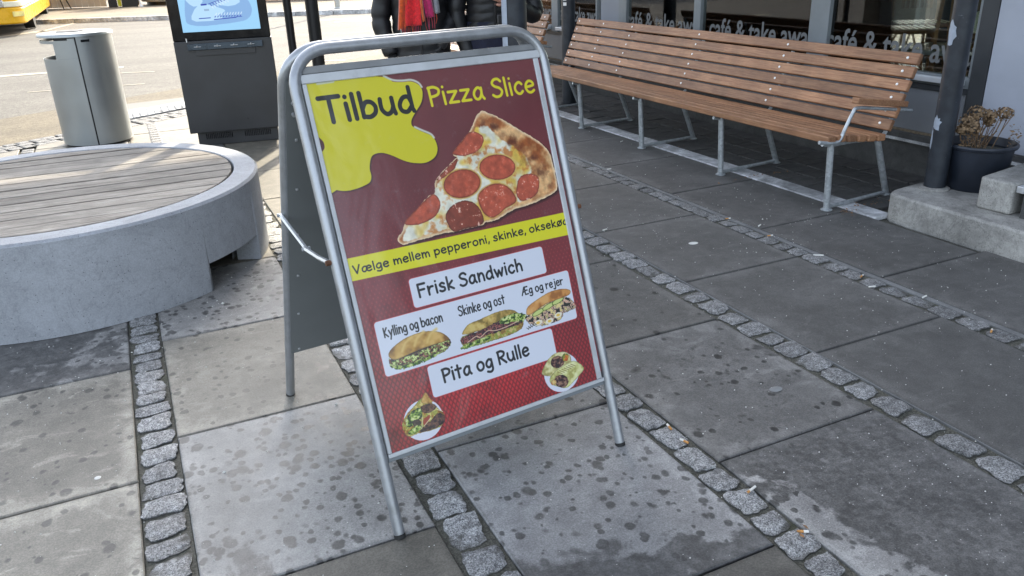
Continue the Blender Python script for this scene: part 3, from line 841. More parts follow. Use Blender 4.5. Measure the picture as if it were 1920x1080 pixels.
    cv.poly([(514, 764), (586, 745), (640, 742), (672, 745), (693, 768), (691, 785), (650, 788), (633, 806), (600, 808), (560, 808), (528, 797), (508, 778)], None, 3, fn=tex([(0.10, 0.12, 0.08), (0.88, 0.76, 0.66), (0.85, 0.58, 0.46), (0.93, 0.88, 0.80), (0.12, 0.14, 0.10), (0.90, 0.82, 0.55)], 9, 71, 1.7), rough=4, rs=7)
    for q in (((548, 795), 16), ((590, 800), 15), ((625, 790), 15)):
        cv.poly(cv.ellipse(q[0][0], q[0][1], q[1], 8, -.1), (0.94, 0.91, 0.82), 0, rough=.6); cv.poly(cv.ellipse(q[0][0], q[0][1], 7, 4), (0.92, 0.76, 0.30), 0, soft=1)
    for q in ((556, 764), (596, 755), (634, 747)):
        cv.poly(cv.ellipse(q[0], q[1], 24, 8, -.22), (0.30, 0.42, 0.10), 0); cv.poly(cv.ellipse(q[0], q[1], 21, 6.2, -.22), (0.80, 0.84, 0.50), 0)
    cv.poly([(514, 755), (524, 738), (569, 722), (617, 712), (659, 714), (686, 724), (680, 738), (634, 742), (586, 746), (532, 763), (516, 762)], None, 3, fn=tex([(0.64, 0.40, 0.16), (0.82, 0.56, 0.27), (0.88, 0.66, 0.38)], 26, 72), rough=.8)
    for i in range(5):
        x = 505 + i * 7; cv.stroke([(x, 800 - i * 3), (x + 6, 806 - i * 2), (x + 9, 798)], 2, (0.10, 0.11, 0.08))
    # round pictures
    white = (0.87, 0.88, 0.92)
    cv.poly(cv.ellipse(596, 968, 66, 61), white, 0)
    cv.poly([(563, 911), (590, 903), (621, 908), (638, 925), (634, 950), (600, 963), (565, 970), (533, 960), (524, 948), (540, 929)], None, 3, fn=tex([(0.66, 0.62, 0.36), (0.86, 0.83, 0.58), (0.92, 0.90, 0.70)], 16, 81), rough=.8)
    cv.poly(cv.ellipse(588, 932, 25, 19, .2), None, 0, fn=tex([(0.16, 0.08, 0.08), (0.42, 0.26, 0.20), (0.28, 0.14, 0.16), (0.62, 0.46, 0.36)], 6, 82, 1.5), rough=2)
    cv.poly(cv.ellipse(620, 926, 13, 12), None, 0, fn=tex([(0.75, 0.30, 0.12), (0.85, 0.65, 0.20), (0.45, 0.50, 0.15)], 7, 83, 1.4), rough=2)
    cv.poly([(548, 975), (572, 958), (636, 944), (662, 954), (680, 978), (664, 992), (626, 1012), (601, 1020), (572, 1008), (550, 992)], None, 3, fn=tex([(0.68, 0.66, 0.36), (0.84, 0.84, 0.55), (0.90, 0.90, 0.68)], 18, 84), rough=.8)
    for i in range(7): cv.stroke([(580 + i * 9, 962 - i * 1.6), (596 + i * 9, 972 - i * 1.6)], 2, (0.52, 0.46, 0.22), .5)
    cv.poly(cv.ellipse(588, 994, 27, 20, .45), None, 0, fn=tex([(0.15, 0.08, 0.08), (0.40, 0.24, 0.18), (0.26, 0.15, 0.17), (0.60, 0.45, 0.36)], 6, 85, 1.5), rough=2)
    cv.poly(cv.ellipse(560, 990, 10, 9), None, 0, fn=tex([(0.80, 0.45, 0.25), (0.88, 0.80, 0.5)], 6, 86), rough=2)
    cv.poly(cv.ellipse(113, 967, 61, 58), white, 0)
    cv.poly([(136, 893), (141, 908), (149, 927), (165, 950), (178, 968), (174, 985), (162, 1001), (121, 1003), (91, 999), (62, 1000), (51, 988), (46, 969), (53, 950), (68, 936), (91, 922), (107, 912), (124, 903)], None, 3, fn=tex([(0.55, 0.38, 0.12), (0.80, 0.62, 0.28), (0.55, 0.60, 0.20), (0.86, 0.78, 0.45)], 12, 91, 1.3), rough=1.5)
    cv.poly([(136, 892), (146, 912), (152, 926), (130, 924), (118, 914)], None, 3, fn=tex(bread, 14, 96), rough=.5)
    cv.poly([(122, 925), (150, 930), (160, 944), (140, 952), (120, 948), (108, 935)], None, 3, fn=tex([(0.16, 0.09, 0.08), (0.36, 0.22, 0.17), (0.50, 0.36, 0.26)], 7, 92, 1.3), rough=2)
    cv.poly([(64, 948), (88, 932), (112, 930), (112, 955), (92, 968), (70, 975), (58, 965)], None, 3, fn=tex(green, 9, 93, 1.4), rough=3)
    cv.poly([(80, 962), (100, 960), (104, 975), (84, 982)], None, 3, fn=tex([(0.15, 0.10, 0.08), (0.32, 0.24, 0.18)], 5, 94), rough=2)
    cv.poly([(130, 978), (160, 962), (178, 975), (174, 992), (150, 1000), (104, 1000), (98, 990)], None, 3, fn=tex([(0.14, 0.08, 0.09), (0.32, 0.20, 0.18), (0.48, 0.32, 0.24)], 7, 95, 1.3), rough=2)
    cv.poly([(112, 968), (134, 958), (130, 972), (112, 984)], (0.62, 0.22, 0.13), 3)
    cv.poly([(60, 985), (90, 975), (104, 982), (92, 994), (66, 996)], None, 3, fn=tex(green, 8, 97), rough=1)
    for a, b in (((102, 990), (112, 958)), ((110, 985), (136, 968)), ((160, 950), (176, 962))): cv.stroke([a, b], 2, (0.90, 0.86, 0.70))
    return cv.image('poster_print')

def make_map():
    cv = Canvas(640, 1100, 0.6, (0.58, 0.78, 0.92))
    land = (0.50, 0.66, 0.84); pale = (0.68, 0.82, 0.93); ink = (0.14, 0.22, 0.62)
    cv.poly([(40, 980), (60, 820), (120, 760), (200, 800), (330, 760), (470, 770), (560, 830), (590, 930), (540, 1010), (380, 1040), (160, 1050), (60, 1030)], land, 4, rough=4, rs=40)
    for k, y in enumerate((60, 300, 540)):
        cv.poly([(60, y), (200, y - 30), (380, y + 10), (560, y - 10), (600, y + 120), (460, y + 190), (250, y + 160), (70, y + 150)], land, 4, rough=6, rs=40)
    cv.poly([(170, 860), (250, 910), (300, 960), (340, 1000), (120, 1010), (90, 960)], pale, 2)
    cv.poly([(280, 850), (420, 800), (480, 780), (500, 860), (400, 890)], pale, 2)
    cv.poly([(60, 800), (160, 760), (200, 840), (120, 880)], pale, 3)
    cv.poly([(200, 860), (330, 900), (370, 930), (300, 960), (240, 930)], pale, 2)
    cv.stroke([(245, 862), (420, 806)], 5, ink); cv.stroke([(185, 868), (222, 866)], 13, ink)
    for i in range(7): cv.stroke([(262 + i * 22, 880 - i * 8), (276 + i * 22, 900 - i * 8)], 8, (0.78, 0.86, 0.94)); cv.stroke([(258 + i * 22, 868 - i * 8), (266 + i * 22, 880 - i * 8)], 6, ink)
    cv.stroke([(150, 985), (240, 983)], 7, ink); cv.stroke([(270, 1000), (450, 990)], 7, ink); cv.stroke([(450, 985), (500, 985)], 4, ink)
    for i in range(10): cv.stroke([(280 + i * 23, 975), (296 + i * 23, 945)], 6, (0.80, 0.88, 0.95)); cv.stroke([(278 + i * 23, 980), (284 + i * 23, 970)], 6, ink)
    cv.poly([(200, 905), (240, 905), (240, 922), (200, 922)], (0.55, 0.66, 0.78), 0)
    for k in range(8): cv.stroke([(480 + 12 * k, 760 + 8 * k), (490 + 12 * k, 790)], 4, (0.80, 0.88, 0.60))
    return cv.image('kiosk_map')

def image_mat(name, img, rough=0.35, emit=0.0, coat=0.0, grime=True):
    k = NT(name)
    tx = k.n('TexImage', image=img, interpolation='Cubic', extension='EXTEND')
    c = tx.outputs[0]
    if emit:
        k.set(Base_Color=(0.02, 0.02, 0.02), Roughness=0.15, Emission_Color=c, Emission_Strength=emit)
    else:
        if grime:
            n = k.ramp(k.noise(k.pos(), 22, 8, 0.75), 0.58, 0.72, 0, 0.10)
            c = k.mix(n, c, (0.55, 0.56, 0.56))
            sm = k.ramp(k.noise(k.pos(), 6, 5, 0.6), 0.3, 0.7, rough - 0.07, rough + 0.12)
            k.set(Base_Color=c, Roughness=sm, Coat_Weight=coat, Coat_Roughness=0.16, Specular_IOR_Level=0.5)
            bn_ = k.n('Bump', _Strength=0.35, _Distance=0.02, _Height=k.noise(k.scaled(k.pos(), (1, 1, .5)), 5, 3, 0.5, 0.4))
            k.t.links.new(bn_.outputs[0], k.b.inputs['Coat Normal'])
        else:
            k.set(Base_Color=c, Roughness=rough)
    return k.m

def uvquad(name, corners, mat, parent, label=None):
    """corners: top-left, top-right, bottom-right, bottom-left"""
    me = bpy.data.meshes.new(name)
    o0 = worldloc(parent)
    me.from_pydata([tuple(Vector(c) - o0) for c in (corners[3], corners[2], corners[1], corners[0])], [], [(0, 1, 2, 3)])
    uv = me.uv_layers.new(name='uv')
    for i, q in enumerate(((0, 0), (1, 0), (1, 1), (0, 1))): uv.data[i].uv = q
    me.materials.append(mat)
    o = bpy.data.objects.new(name, me)
    C.objects.link(o); o.parent = parent
    if label: o['label'] = label
    return o

# ================================================================ SETTING: ground
def clip_poly(poly, f):
    """keep the side where f(p) <= 0 (f affine)"""
    out = []
    for i in range(len(poly)):
        a, b = poly[i - 1], poly[i]
        fa, fb = f(a), f(b)
        if (fa <= 0) != (fb <= 0):
            t = fa / (fa - fb)
            out.append((a[0] + (b[0] - a[0]) * t, a[1] + (b[1] - a[1]) * t))
        if fb <= 0: out.append(b)
    return out

band_lo = lambda X: 8.40 + 0.605 * (X + 1.15)
band_hi = lambda X: 8.80 + 0.605 * (X + 1.15)
side_hi = lambda X: 10.55 + 0.60 * (X + 1.34)
kerb_y = lambda X: 28.35 - 0.535 * X

tag(build(MB().sheet([(-260, -60), (260, -60), (260, 320), (-260, 320)], -0.045), 'ground', M['far_pave'], smooth=0), kind='structure')
plaza = tag(build(MB().sheet([(-9, -8), (16, -8), (16, band_hi(16)), (-9, band_hi(-9))], -0.024), 'plaza_bed', M['soil'], smooth=0, origin=(0, 0, 0)), kind='structure')
tag(build(MB().sheet([(-16, band_hi(-16)), (24, band_hi(24)), (24, side_hi(24)), (-16, side_hi(-16))], -0.012), 'pavement', M['gravel_asphalt'], smooth=0), kind='structure')
tag(build(MB().sheet([(-60, side_hi(-60)), (40, side_hi(40)), (40, kerb_y(40)), (-60, kerb_y(-60))], -0.018), 'road', M['asphalt'], smooth=0), kind='structure')

# --- paving slabs, one object each
cols = [(-3.20, -2.56, .30), (-2.43, -1.79, .62), (-1.66, -1.0, .10), (-0.865, -0.21, 2.435), (-0.078, 0.552, 1.80), (0.688, 1.343, 2.145), (1.458, 2.122, 1.67), (2.258, 2.958, 2.075), (3.104, 3.778, 1.66), (4.93, 5.6, .3)]
P = 0.85
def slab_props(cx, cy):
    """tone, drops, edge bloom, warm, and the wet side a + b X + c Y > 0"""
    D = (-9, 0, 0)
    if cy > 4.4 and cx < 2.6: return (.145, 0, .25, 1.0, D)  # slabs in the sun: separate tone, sunlight's warmth tinted into the colour
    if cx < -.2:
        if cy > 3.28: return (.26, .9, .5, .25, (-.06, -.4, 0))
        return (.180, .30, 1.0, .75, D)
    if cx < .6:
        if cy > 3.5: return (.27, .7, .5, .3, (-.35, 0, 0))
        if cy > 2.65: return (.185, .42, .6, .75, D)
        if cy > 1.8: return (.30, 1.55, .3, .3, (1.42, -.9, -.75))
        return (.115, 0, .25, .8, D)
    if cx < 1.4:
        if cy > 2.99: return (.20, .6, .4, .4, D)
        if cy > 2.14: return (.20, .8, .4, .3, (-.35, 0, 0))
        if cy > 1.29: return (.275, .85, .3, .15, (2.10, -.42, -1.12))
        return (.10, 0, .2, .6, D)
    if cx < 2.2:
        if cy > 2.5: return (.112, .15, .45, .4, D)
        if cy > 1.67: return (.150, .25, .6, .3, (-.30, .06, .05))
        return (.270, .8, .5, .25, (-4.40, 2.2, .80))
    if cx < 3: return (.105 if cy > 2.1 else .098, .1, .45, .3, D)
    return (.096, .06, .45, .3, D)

slab_mesh = {}
for ci, (x0, x1, ph) in enumerate(cols):
    k0 = math.ceil((-1.0 - ph) / P)
    for kk in range(k0, 20):
        y0, y1 = ph + kk * P + .004, ph + (kk + 1) * P - .004
        if abs(x0 - 3.104) < .001: x1 = 3.829 if y1 < 3.2 else 3.778
        cx, cy = (x0 + x1) / 2, (y0 + y1) / 2
        lim = band_lo(cx)
        if y0 > band_lo(x1) or (x0 < -1.0 and y1 < 3.0) or y1 < -.2: continue
        if x1 > 4.9 and (y0 < 2.4 or y0 < 12): continue
        cut = y1 > band_lo(x0)
        key = (round(x1 - x0, 3), ci if cut else -1, kk if cut else -1)
        if key not in slab_mesh:
            poly = [(x0 - cx, y0 - cy), (x1 - cx, y0 - cy), (x1 - cx, y1 - cy), (x0 - cx, y1 - cy)]
            if cut: poly = clip_poly(poly, lambda p: (p[1] + cy) - band_lo(p[0] + cx))
            if len(poly) < 3: continue
            # chamfered top
            mc = (sum(p[0] for p in poly) / len(poly), sum(p[1] for p in poly) / len(poly))
            ins = [(p[0] + (mc[0] - p[0]) / max(.05, abs(mc[0] - p[0])) * .004, p[1] + (mc[1] - p[1]) / max(.05, abs(mc[1] - p[1])) * .004) for p in poly]
            n = len(poly)
            me = bpy.data.meshes.new('slab')
            vs = [(p[0], p[1], -.03) for p in poly] + [(p[0], p[1], -.004) for p in poly] + [(p[0], p[1], 0) for p in ins]
            fs = [(i, (i + 1) % n, n + (i + 1) % n, n + i) for i in range(n)] + [(n + i, n + (i + 1) % n, 2 * n + (i + 1) % n, 2 * n + i) for i in range(n)] + [tuple(range(2 * n, 3 * n))]
            me.from_pydata(vs, [], fs); me.materials.append(M['slab'])
            slab_mesh[key] = me
        o = bpy.data.objects.new('slab', slab_mesh[key]); C.objects.link(o); o.parent = plaza
        o.location = (cx, cy, random.uniform(-.0025, .0005) + .024)
        o.location.z = random.uniform(-.0025, .0)
        o.rotation_euler = (random.uniform(-.002, .002), random.uniform(-.002, .002), random.uniform(-.0015, .0015))
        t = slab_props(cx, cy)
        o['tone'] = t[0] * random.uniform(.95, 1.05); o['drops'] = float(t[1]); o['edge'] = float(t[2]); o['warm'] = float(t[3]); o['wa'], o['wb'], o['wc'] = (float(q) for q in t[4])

# --- granite setts in rows between the slab courses
def cobble_mesh(seed):
    r = random.Random(seed)
    n = 6
    vs = []; fs = []
    amp = [r.uniform(-.085, .085) for _ in range(8)]
    def shape(u, v):
        # superellipse-ish outline, broken edges
        a = atan2(v, u)
        k = 1 + amp[0] * cos(2 * a + amp[1] * 30) + amp[2] * cos(3 * a + amp[3] * 30) + amp[4] * .8 * cos(5 * a + amp[5] * 40)
        m = max(abs(u), abs(v)) + 1e-6
        q = (abs(u) ** 6 + abs(v) ** 6) ** (1 / 6)
        s = m / q * .5 * k if q > 0 else 0
        j1 = 1 + .05 * sin(9 * a + amp[6] * 60) + .03 * sin(17 * a + amp[7] * 90)
        return u * s * j1, v * s * j1
    for j in range(n + 1):
        for i in range(n + 1):
            u = -1 + 2 * i / n; v = -1 + 2 * j / n
            x, y = shape(u, v)
            e = max(abs(u), abs(v))
            z = -.10 * max(0, e - .62) ** 2 * 3.4 + r.uniform(-.06, .06) * (1 if e < .99 else 0)
            vs.append((x, y, z))
    for j in range(n):
        for i in range(n):
            a = j * (n + 1) + i
            fs.append((a, a + 1, a + n + 2, a + n + 1))
    rim = [j for j in range(n + 1)] + [(j + 1) * (n + 1) - 1 for j in range(1, n + 1)] + [(n + 1) * n + n - 1 - j for j in range(n)] + [(n - 1 - j) * (n + 1) for j in range(n - 1)]
    o = len(vs)
    for q in rim: vs.append((vs[q][0] * 1.0, vs[q][1] * 1.0, -.35))
    for i in range(len(rim)):
        j = (i + 1) % len(rim)
        fs.append((rim[j], rim[i], o + i, o + j))
    me = bpy.data.meshes.new('cobble')
    me.from_pydata(vs, [], fs)
    me.shade_smooth(); me.set_sharp_from_angle(angle=radians(50))
    me.materials.append(M['cobble'])
    return me
edg = mat_concrete('edging_concrete', (.17, .175, .175), .5, .2, .7)
cob = [cobble_mesh(100 + i) for i in range(12)]
strips = [(-.205, -.083, .098, 1.05, 4.0), (.557, .683, .124, 1.0, 6.0), (1.350, 1.452, .118, .75, 5.0), (2.130, 2.250, .120, .85, 6.4), (2.962, 3.060, .115, 1.1, 7.4)]
for a_, b_, *_q in strips:
    build(MB().box(a_ - .003, b_ + .003, .2, band_lo(a_), -.023, -.0095), 'joint_filling', M['soil'], plaza, smooth=0)
far_c = MB()
ncob = 0
def cob_xyz(cx, cy, lx, ly, z, rot, r):
    """a cheap rounded block for the distance"""
    vs = []
    for (sx, sy, sz) in ((.5, .5, -1), (.5, .5, -.2), (.36, .36, 0)):
        for i, j in ((-1, -1), (1, -1), (1, 1), (-1, 1)):
            x, y = i * sx * lx * r.uniform(.92, 1.05), j * sy * ly * r.uniform(.9, 1.05)
            vs.append((cx + x * cos(rot) - y * sin(rot), cy + x * sin(rot) + y * cos(rot), z + sz * .02))
    fs = [(8, 9, 10, 11)] + [(a * 4 + k, a * 4 + (k + 1) % 4, a * 4 + 4 + (k + 1) % 4, a * 4 + 4 + k) for a in (0, 1) for k in range(4)]
    far_c.add(vs, fs)
rc = random.Random(5)
for si, (x0, x1, pit, ya, yb) in enumerate(strips):
    y = ya
    while y < band_lo((x0 + x1) / 2):
        L = pit * rc.uniform(.80, 1.22)
        W = (x1 - x0) * rc.uniform(.78, .99)
        cx = (x0 + x1) / 2 + rc.uniform(-.004, .004)
        if y < yb:
            o = bpy.data.objects.new('cobble', cob[rc.randrange(12)]); C.objects.link(o); o.parent = plaza
            o.location = (cx, y + L / 2, rc.uniform(-.002, .0035) + .0)
            o.rotation_euler = (rc.uniform(-.05, .05), rc.uniform(-.05, .05), rc.choice((0, pi)) + rc.uniform(-.10, .10))
            o.scale = (W, L * rc.uniform(.80, .95), .06)
            o['tone'] = (.90, 1.05, .92, .76, .62)[si] * rc.uniform(.8, 1.15)
            ncob += 1
        elif y < band_lo(cx) - .1:
            cob_xyz(cx, y + L / 2, W, L * .9, 0, 0, rc)
        y += L
for cx in (-.925, -1.73, .145):
    y = 5.9 if cx > 0 else (1.2 if cx > -1 else 4)
    while y < band_lo(cx) - .1:
        L = rc.uniform(.09, .13); cob_xyz(cx, y + L / 2, .10, L * .88, .003 if cx > 0 else 0, 0, rc); y += L
# diagonal band of setts closing the plaza
dx, dy = Vector((1, .605)).normalized()
for row in range(3):
    t = -4.0
    while t < 9.5:
        L = rc.uniform(.10, .16)
        bx, by = -1.15 + dx * t, 8.46 + dy * t
        cob_xyz(bx - dy * row * .115, by + dx * row * .115, L * .88, .10, .004, atan2(dy, dx) + rc.uniform(-.1, .1), rc)
        t += L
fc = build(far_c, 'distant_cobbles', M['cobble'], plaza, smooth=0)
fc['kind'] = 'stuff'; fc['tone'] = .42

for ex, ew in ((3.064, .028), (2.252, .004)):
    y = .9
    while y < 9:
        build(MB().box(ex, ex + ew, y + .002, y + .848, -.02, -.0005), 'edging_stone', edg, plaza, bevel=.003, smooth=0)
        y += .85

# --- smooth pale strip along the benches and small dark pavers behind it
y = 3.17
while y < 10.6:
    tag(build(MB().box(3.787, 3.922, y + .003, y + .997, -.02, .004), 'concrete_strip_block', M['kerb'], plaza, bevel=.004, smooth=0))
    y += 1.0
pv = MB(); pv.box(-.0965, .0965, -.0965, .0965, -.03, 0)
tile0 = None
for i in range(4):
    for j in range(36):
        x, yy = 3.935 + .103 + i * .206, 3.30 + .1 + j * .203 + (.1 if i % 2 else 0)
        if tile0 is None:
            tile0 = build(pv, 'paver', M['tile'], plaza, smooth=0, bevel=.006)
            o = tile0
        else:
            o = tile0.copy(); C.objects.link(o)
        o.parent = plaza
        o.location = (x, yy, rc.uniform(-.004, .003)); o.rotation_euler = (rc.uniform(-.02, .02), rc.uniform(-.02, .02), rc.uniform(-.02, .02))

# --- ribbed guide paving beyond the setts
tact = tag(build(MB().sheet([(-.55, band_hi(-.55) + .05), (2.6, band_hi(2.6) - .75), (2.6, band_hi(2.6) + .05), (-.55, band_hi(-.55) + 1.5)], -.006), 'guide_paving', plain('guide_paving', (.16, .16, .155), .8, 0, .12, 6), smooth=0), kind='structure')
rb = MB()
for i in range(34):
    x = -.5 + i * .075
    for j in range(9):
        yy = band_hi(x) + .10 + j * .075
        if j > 8 - i * .12: continue
        rb.obox((x, yy, .002), (.032, .010, 0), (-.008, .022, 0), (0, 0, .008))
for o in (build(rb, 'rib', M['kerb'], tact, smooth=0),): o['kind'] = 'stuff'

# --- road paint
def paint(pts, nm='road_marking', w=.09):
    a, b = Vector((*pts[0], 0)), Vector((*pts[1], 0))
    d = (b - a).normalized() * 1; n = Vector((-d.y, d.x, 0)) * w / 2
    z = Vector((0, 0, -.013))
    m = MB(); m.add([a - n + z, b - n + z, b + n + z, a + n + z], [(0, 1, 2, 3)])
    return tag(build(m, nm, M['paint'], smooth=0), kind='structure')
paint([(-1.24, 12.77), (-.80, 12.72)], w=.05); paint([(-.09, 14.17), (.42, 13.97)], w=.06); paint([(-.14, 12.63), (.22, 12.56)], w=.05)
paint([(-3.1, 23.9), (-1.75, 25.9)], w=.35); paint([(-1.9, 25.2), (-1.0, 29.0)], w=.13); paint([(-4, 15.2), (0, 15.0)], w=.22)
paint([(3.3, 16.1), (5.2, 15.4)], w=.10); paint([(4.6, 17.2), (7.0, 16.0)], w=.12); paint([(2.5, 13.7), (4.6, 12.6)], w=.08); paint([(5.2, 21.9), (8.5, 20.4)], w=.3); paint([(5.0, 23.0), (8.2, 21.4)], w=.3)

# --- far kerb and pavement across the road
kb = MB()
kb.prism([(-60, kerb_y(-60)), (40, kerb_y(40)), (40, kerb_y(40) + 9), (60, 200), (-90, 200)], -.05, .10)
tag(build(kb, 'far_pavement', M['far_pave'], smooth=0), kind='structure')
x = -8.0
kerbthing = tag(build(MB().box(-9, -8.02, kerb_y(-8.5) - .05, kerb_y(-8.5) + .1, -.04, .105), 'far_kerb', M['kerb'], smooth=0), kind='structure')
while x < 13:
    a, b = Vector((x, kerb_y(x), .03)), Vector((x + .98, kerb_y(x + .98), .03))
    c = (a + b) / 2; d = (b - a) / 2; n = Vector((-d.y, d.x, 0)).normalized() * .07
    build(MB().obox(c - n, d, n, (0, 0, .078)), 'kerb_stone', M['kerb'], kerbthing, smooth=0)
    x += 1.0

# --- grit scattered over the paving (far too many to count)
gm = MB()
rg = random.Random(3)
for i in range(2100):
    near = rg.random() < .72
    gx = rg.uniform(-.7, 3.7); gy = rg.uniform(1.0, 4.2) if near else rg.uniform(3, 6.5)
    s = rg.choice((.0012, .0016, .0022, .0032)) * (1 if near else 1.3)
    if rg.random() < .012: s *= 2.0
    z = .001
    gm.add([(gx - s, gy, z), (gx, gy - s * .8, z), (gx + s, gy, z), (gx, gy + s * .8, z), (gx, gy, z + s)], [(0, 1, 4), (1, 2, 4), (2, 3, 4), (3, 0, 4)])
tag(build(gm, 'grit', M['grit'], smooth=0), 'tiny white grit scattered over the grey paving slabs', 'grit', kind='stuff')

# ================================================================ CAFE BUILDING
bld = thing('cafe_building', 'grey cafe shopfront with large windows lettered cafe and take away', 'building', (4.85, 6, 0))
YE = 11.45      # far corner of the building
build(MB().box(4.78, 5.2, -6, YE, -.03, .262), 'plinth', M['plinth'], bld, bevel=.006)
build(MB().box(4.765, 4.779, -6, YE, .205, .222), 'plinth_lip', M['kerb'], bld)
fr = MB()
# lower panels with stiles and a bottom rail
build(MB().box(4.835, 4.87, 3.50, 7.55, .262, .56), 'lower_panel', M['panel'], bld, bevel=.003)
build(MB().box(4.835, 4.87, 8.05, YE, .262, .56), 'lower_panel', M['panel'], bld, bevel=.003)
for a, b in ((3.36, 3.47),):
    build(MB().box(4.80, 4.90, a, b, .262, 2.45), 'corner_stile', M['frame_dark'], bld, bevel=.004)
build(MB().box(4.83, 4.834, 3.57, 3.60, .29, .54), 'panel_edge', M['frame'], bld)
build(MB().box(4.812, 4.834, 3.47, YE, .262, .276), 'bottom_trim', plain('worn_wood_trim', (.16, .13, .09), .8, 0, .3, 30), bld)
build(MB().box(4.822, 4.88, 3.47, YE, .56, .595), 'lower_rail', M['frame_dark'], bld, bevel=.003)
build(MB().box(4.83, 4.90, 7.61, 7.99, .262, 2.45), 'pier_panel', plain('pier_blue_grey', (.25, .275, .32), .45, 0, .05, 3), bld, bevel=.006)
build(MB().box(4.80, 5.20, -6, 3.355, .262, 2.45), 'end_wall', M['bluewall'], bld, bevel=.004)
build(MB().box(4.85, 5.1, -6, YE, 2.451, 3.1), 'fascia', M['frame_dark'], bld)
build(MB().box(4.80, 10, -6, YE, 3.1, 7.88), 'wall', M['wallup'], bld)
build(MB().box(4.80, 10, -6, 15.6, 7.88, 14), 'storeys_and_shade_overhang', M['wallup'], bld)  # unseen upper floors; reach past the corner added to shade the near paving
build(MB().box(3.75, 4.84, -3, 10.9, 2.62, 2.74), 'canopy', M['frame_dark'], bld, bevel=.01)
build(MB().box(4.9, 10, 11.32, YE, .05, 3.1), 'side_wall', M['wallup'], bld)
build(MB().box(9.9, 10, -6, 11.31, .05, 1.2), 'rear_wall', M['interior'], bld)  # unseen; kept low so sky light floods the room from behind
build(MB().box(5.21, 9.89, -6, 11.31, .2, .45), 'floor', M['cafefloor'], bld)
build(MB().box(4.95, 9.89, -6, 11.31, 2.95, 3.09), 'ceiling', M['interior'], bld)
wins = [(3.47, 4.70, 4.87), (4.87, 6.23, 6.31), (6.31, 7.46, 7.61), (8.06, 8.96, 9.10), (9.10, 10.1, 10.22), (10.22, 11.2, 11.3)]
def text_mesh(txt, size, y_start, y_end, x, zbase, name, mat, parent, bold=0.015):
    cu = bpy.data.curves.new('t', 'FONT'); cu.body = txt; cu.size = size; cu.offset = bold * size; cu.resolution_u = 3; cu.extrude = .0004
    ob = bpy.data.objects.new('t', cu); C.objects.link(ob)
    dg = bpy.context.evaluated_depsgraph_get()
    me = bpy.data.meshes.new_from_object(ob.evaluated_get(dg))
    bpy.data.objects.remove(ob); bpy.data.curves.remove(cu)
    xs = [v.co.x for v in me.vertices]; x0, x1 = min(xs), max(xs)
    o0 = worldloc(parent)
    for v in me.vertices:
        t = (v.co.x - x0) / (x1 - x0)
        y = y_start + (y_end - y_start) * t
        v.co = Vector((x - v.co.z, y, zbase + v.co.y)) - o0
    me.materials.clear(); me.materials.append(mat)
    o = bpy.data.objects.new(name, me); C.objects.link(o); o.parent = parent
    return o
for wi, (a, b, c) in enumerate(wins):
    m = MB()
    m.box(4.815, 4.90, b, c, .597, 2.45)                  # mullion
    m.box(4.822, 4.89, a, b - .001, .597, .668)           # bottom rail
    m.box(4.822, 4.89, a, b - .001, 2.38, 2.449)
    m.box(4.822, 4.89, a, a + .03, .669, 2.379)
    w = build(m, 'window_frame', M['frame'], bld, bevel=.003)
    build(MB().box(4.848, 4.854, a + .031, b - .002, .669, 2.379), 'glass_pane', M['glass'], w, smooth=0)
    build(MB().box(4.777, 4.821, a + .04, b + (.0 if wi != 0 else -.02), .618, .655), 'sill', M['sill'], w, bevel=.004)
    # lettering runs along the foot of every pane, partly tucked behind the frame
    ty0, ty1 = {0: (4.735, 3.43), 1: (6.13, 4.83), 2: (7.50, 6.22), 3: (9.02, 8.02), 4: (10.15, 9.10), 5: (11.3, 10.2)}[wi]
    text_mesh('café & take away', .235, ty0, ty1, 4.8465, .737, 'lettering', M['letter'], w)
for (a, b) in ((4.50, 4.655), (6.07, 6.20), (7.18, 7.44), (9.0, 8.93)):
    build(MB().box(4.90, 4.906, min(a, b), max(a, b), .56, 2.3), 'window_strip', M['curtain'], bld, smooth=0)
build(MB().box(4.896, 4.899, 4.53, 4.57, .93, 1.6), 'pink_print', M['pink'], bld, smooth=0)
build(MB().box(4.92, 4.935, 7.30, 7.35, .85, 1.9), 'window_strip', M['drum'], bld, smooth=0)
build(MB().box(4.92, 4.935, 7.38, 7.43, .85, 1.9), 'window_strip', M['drum'], bld, smooth=0)

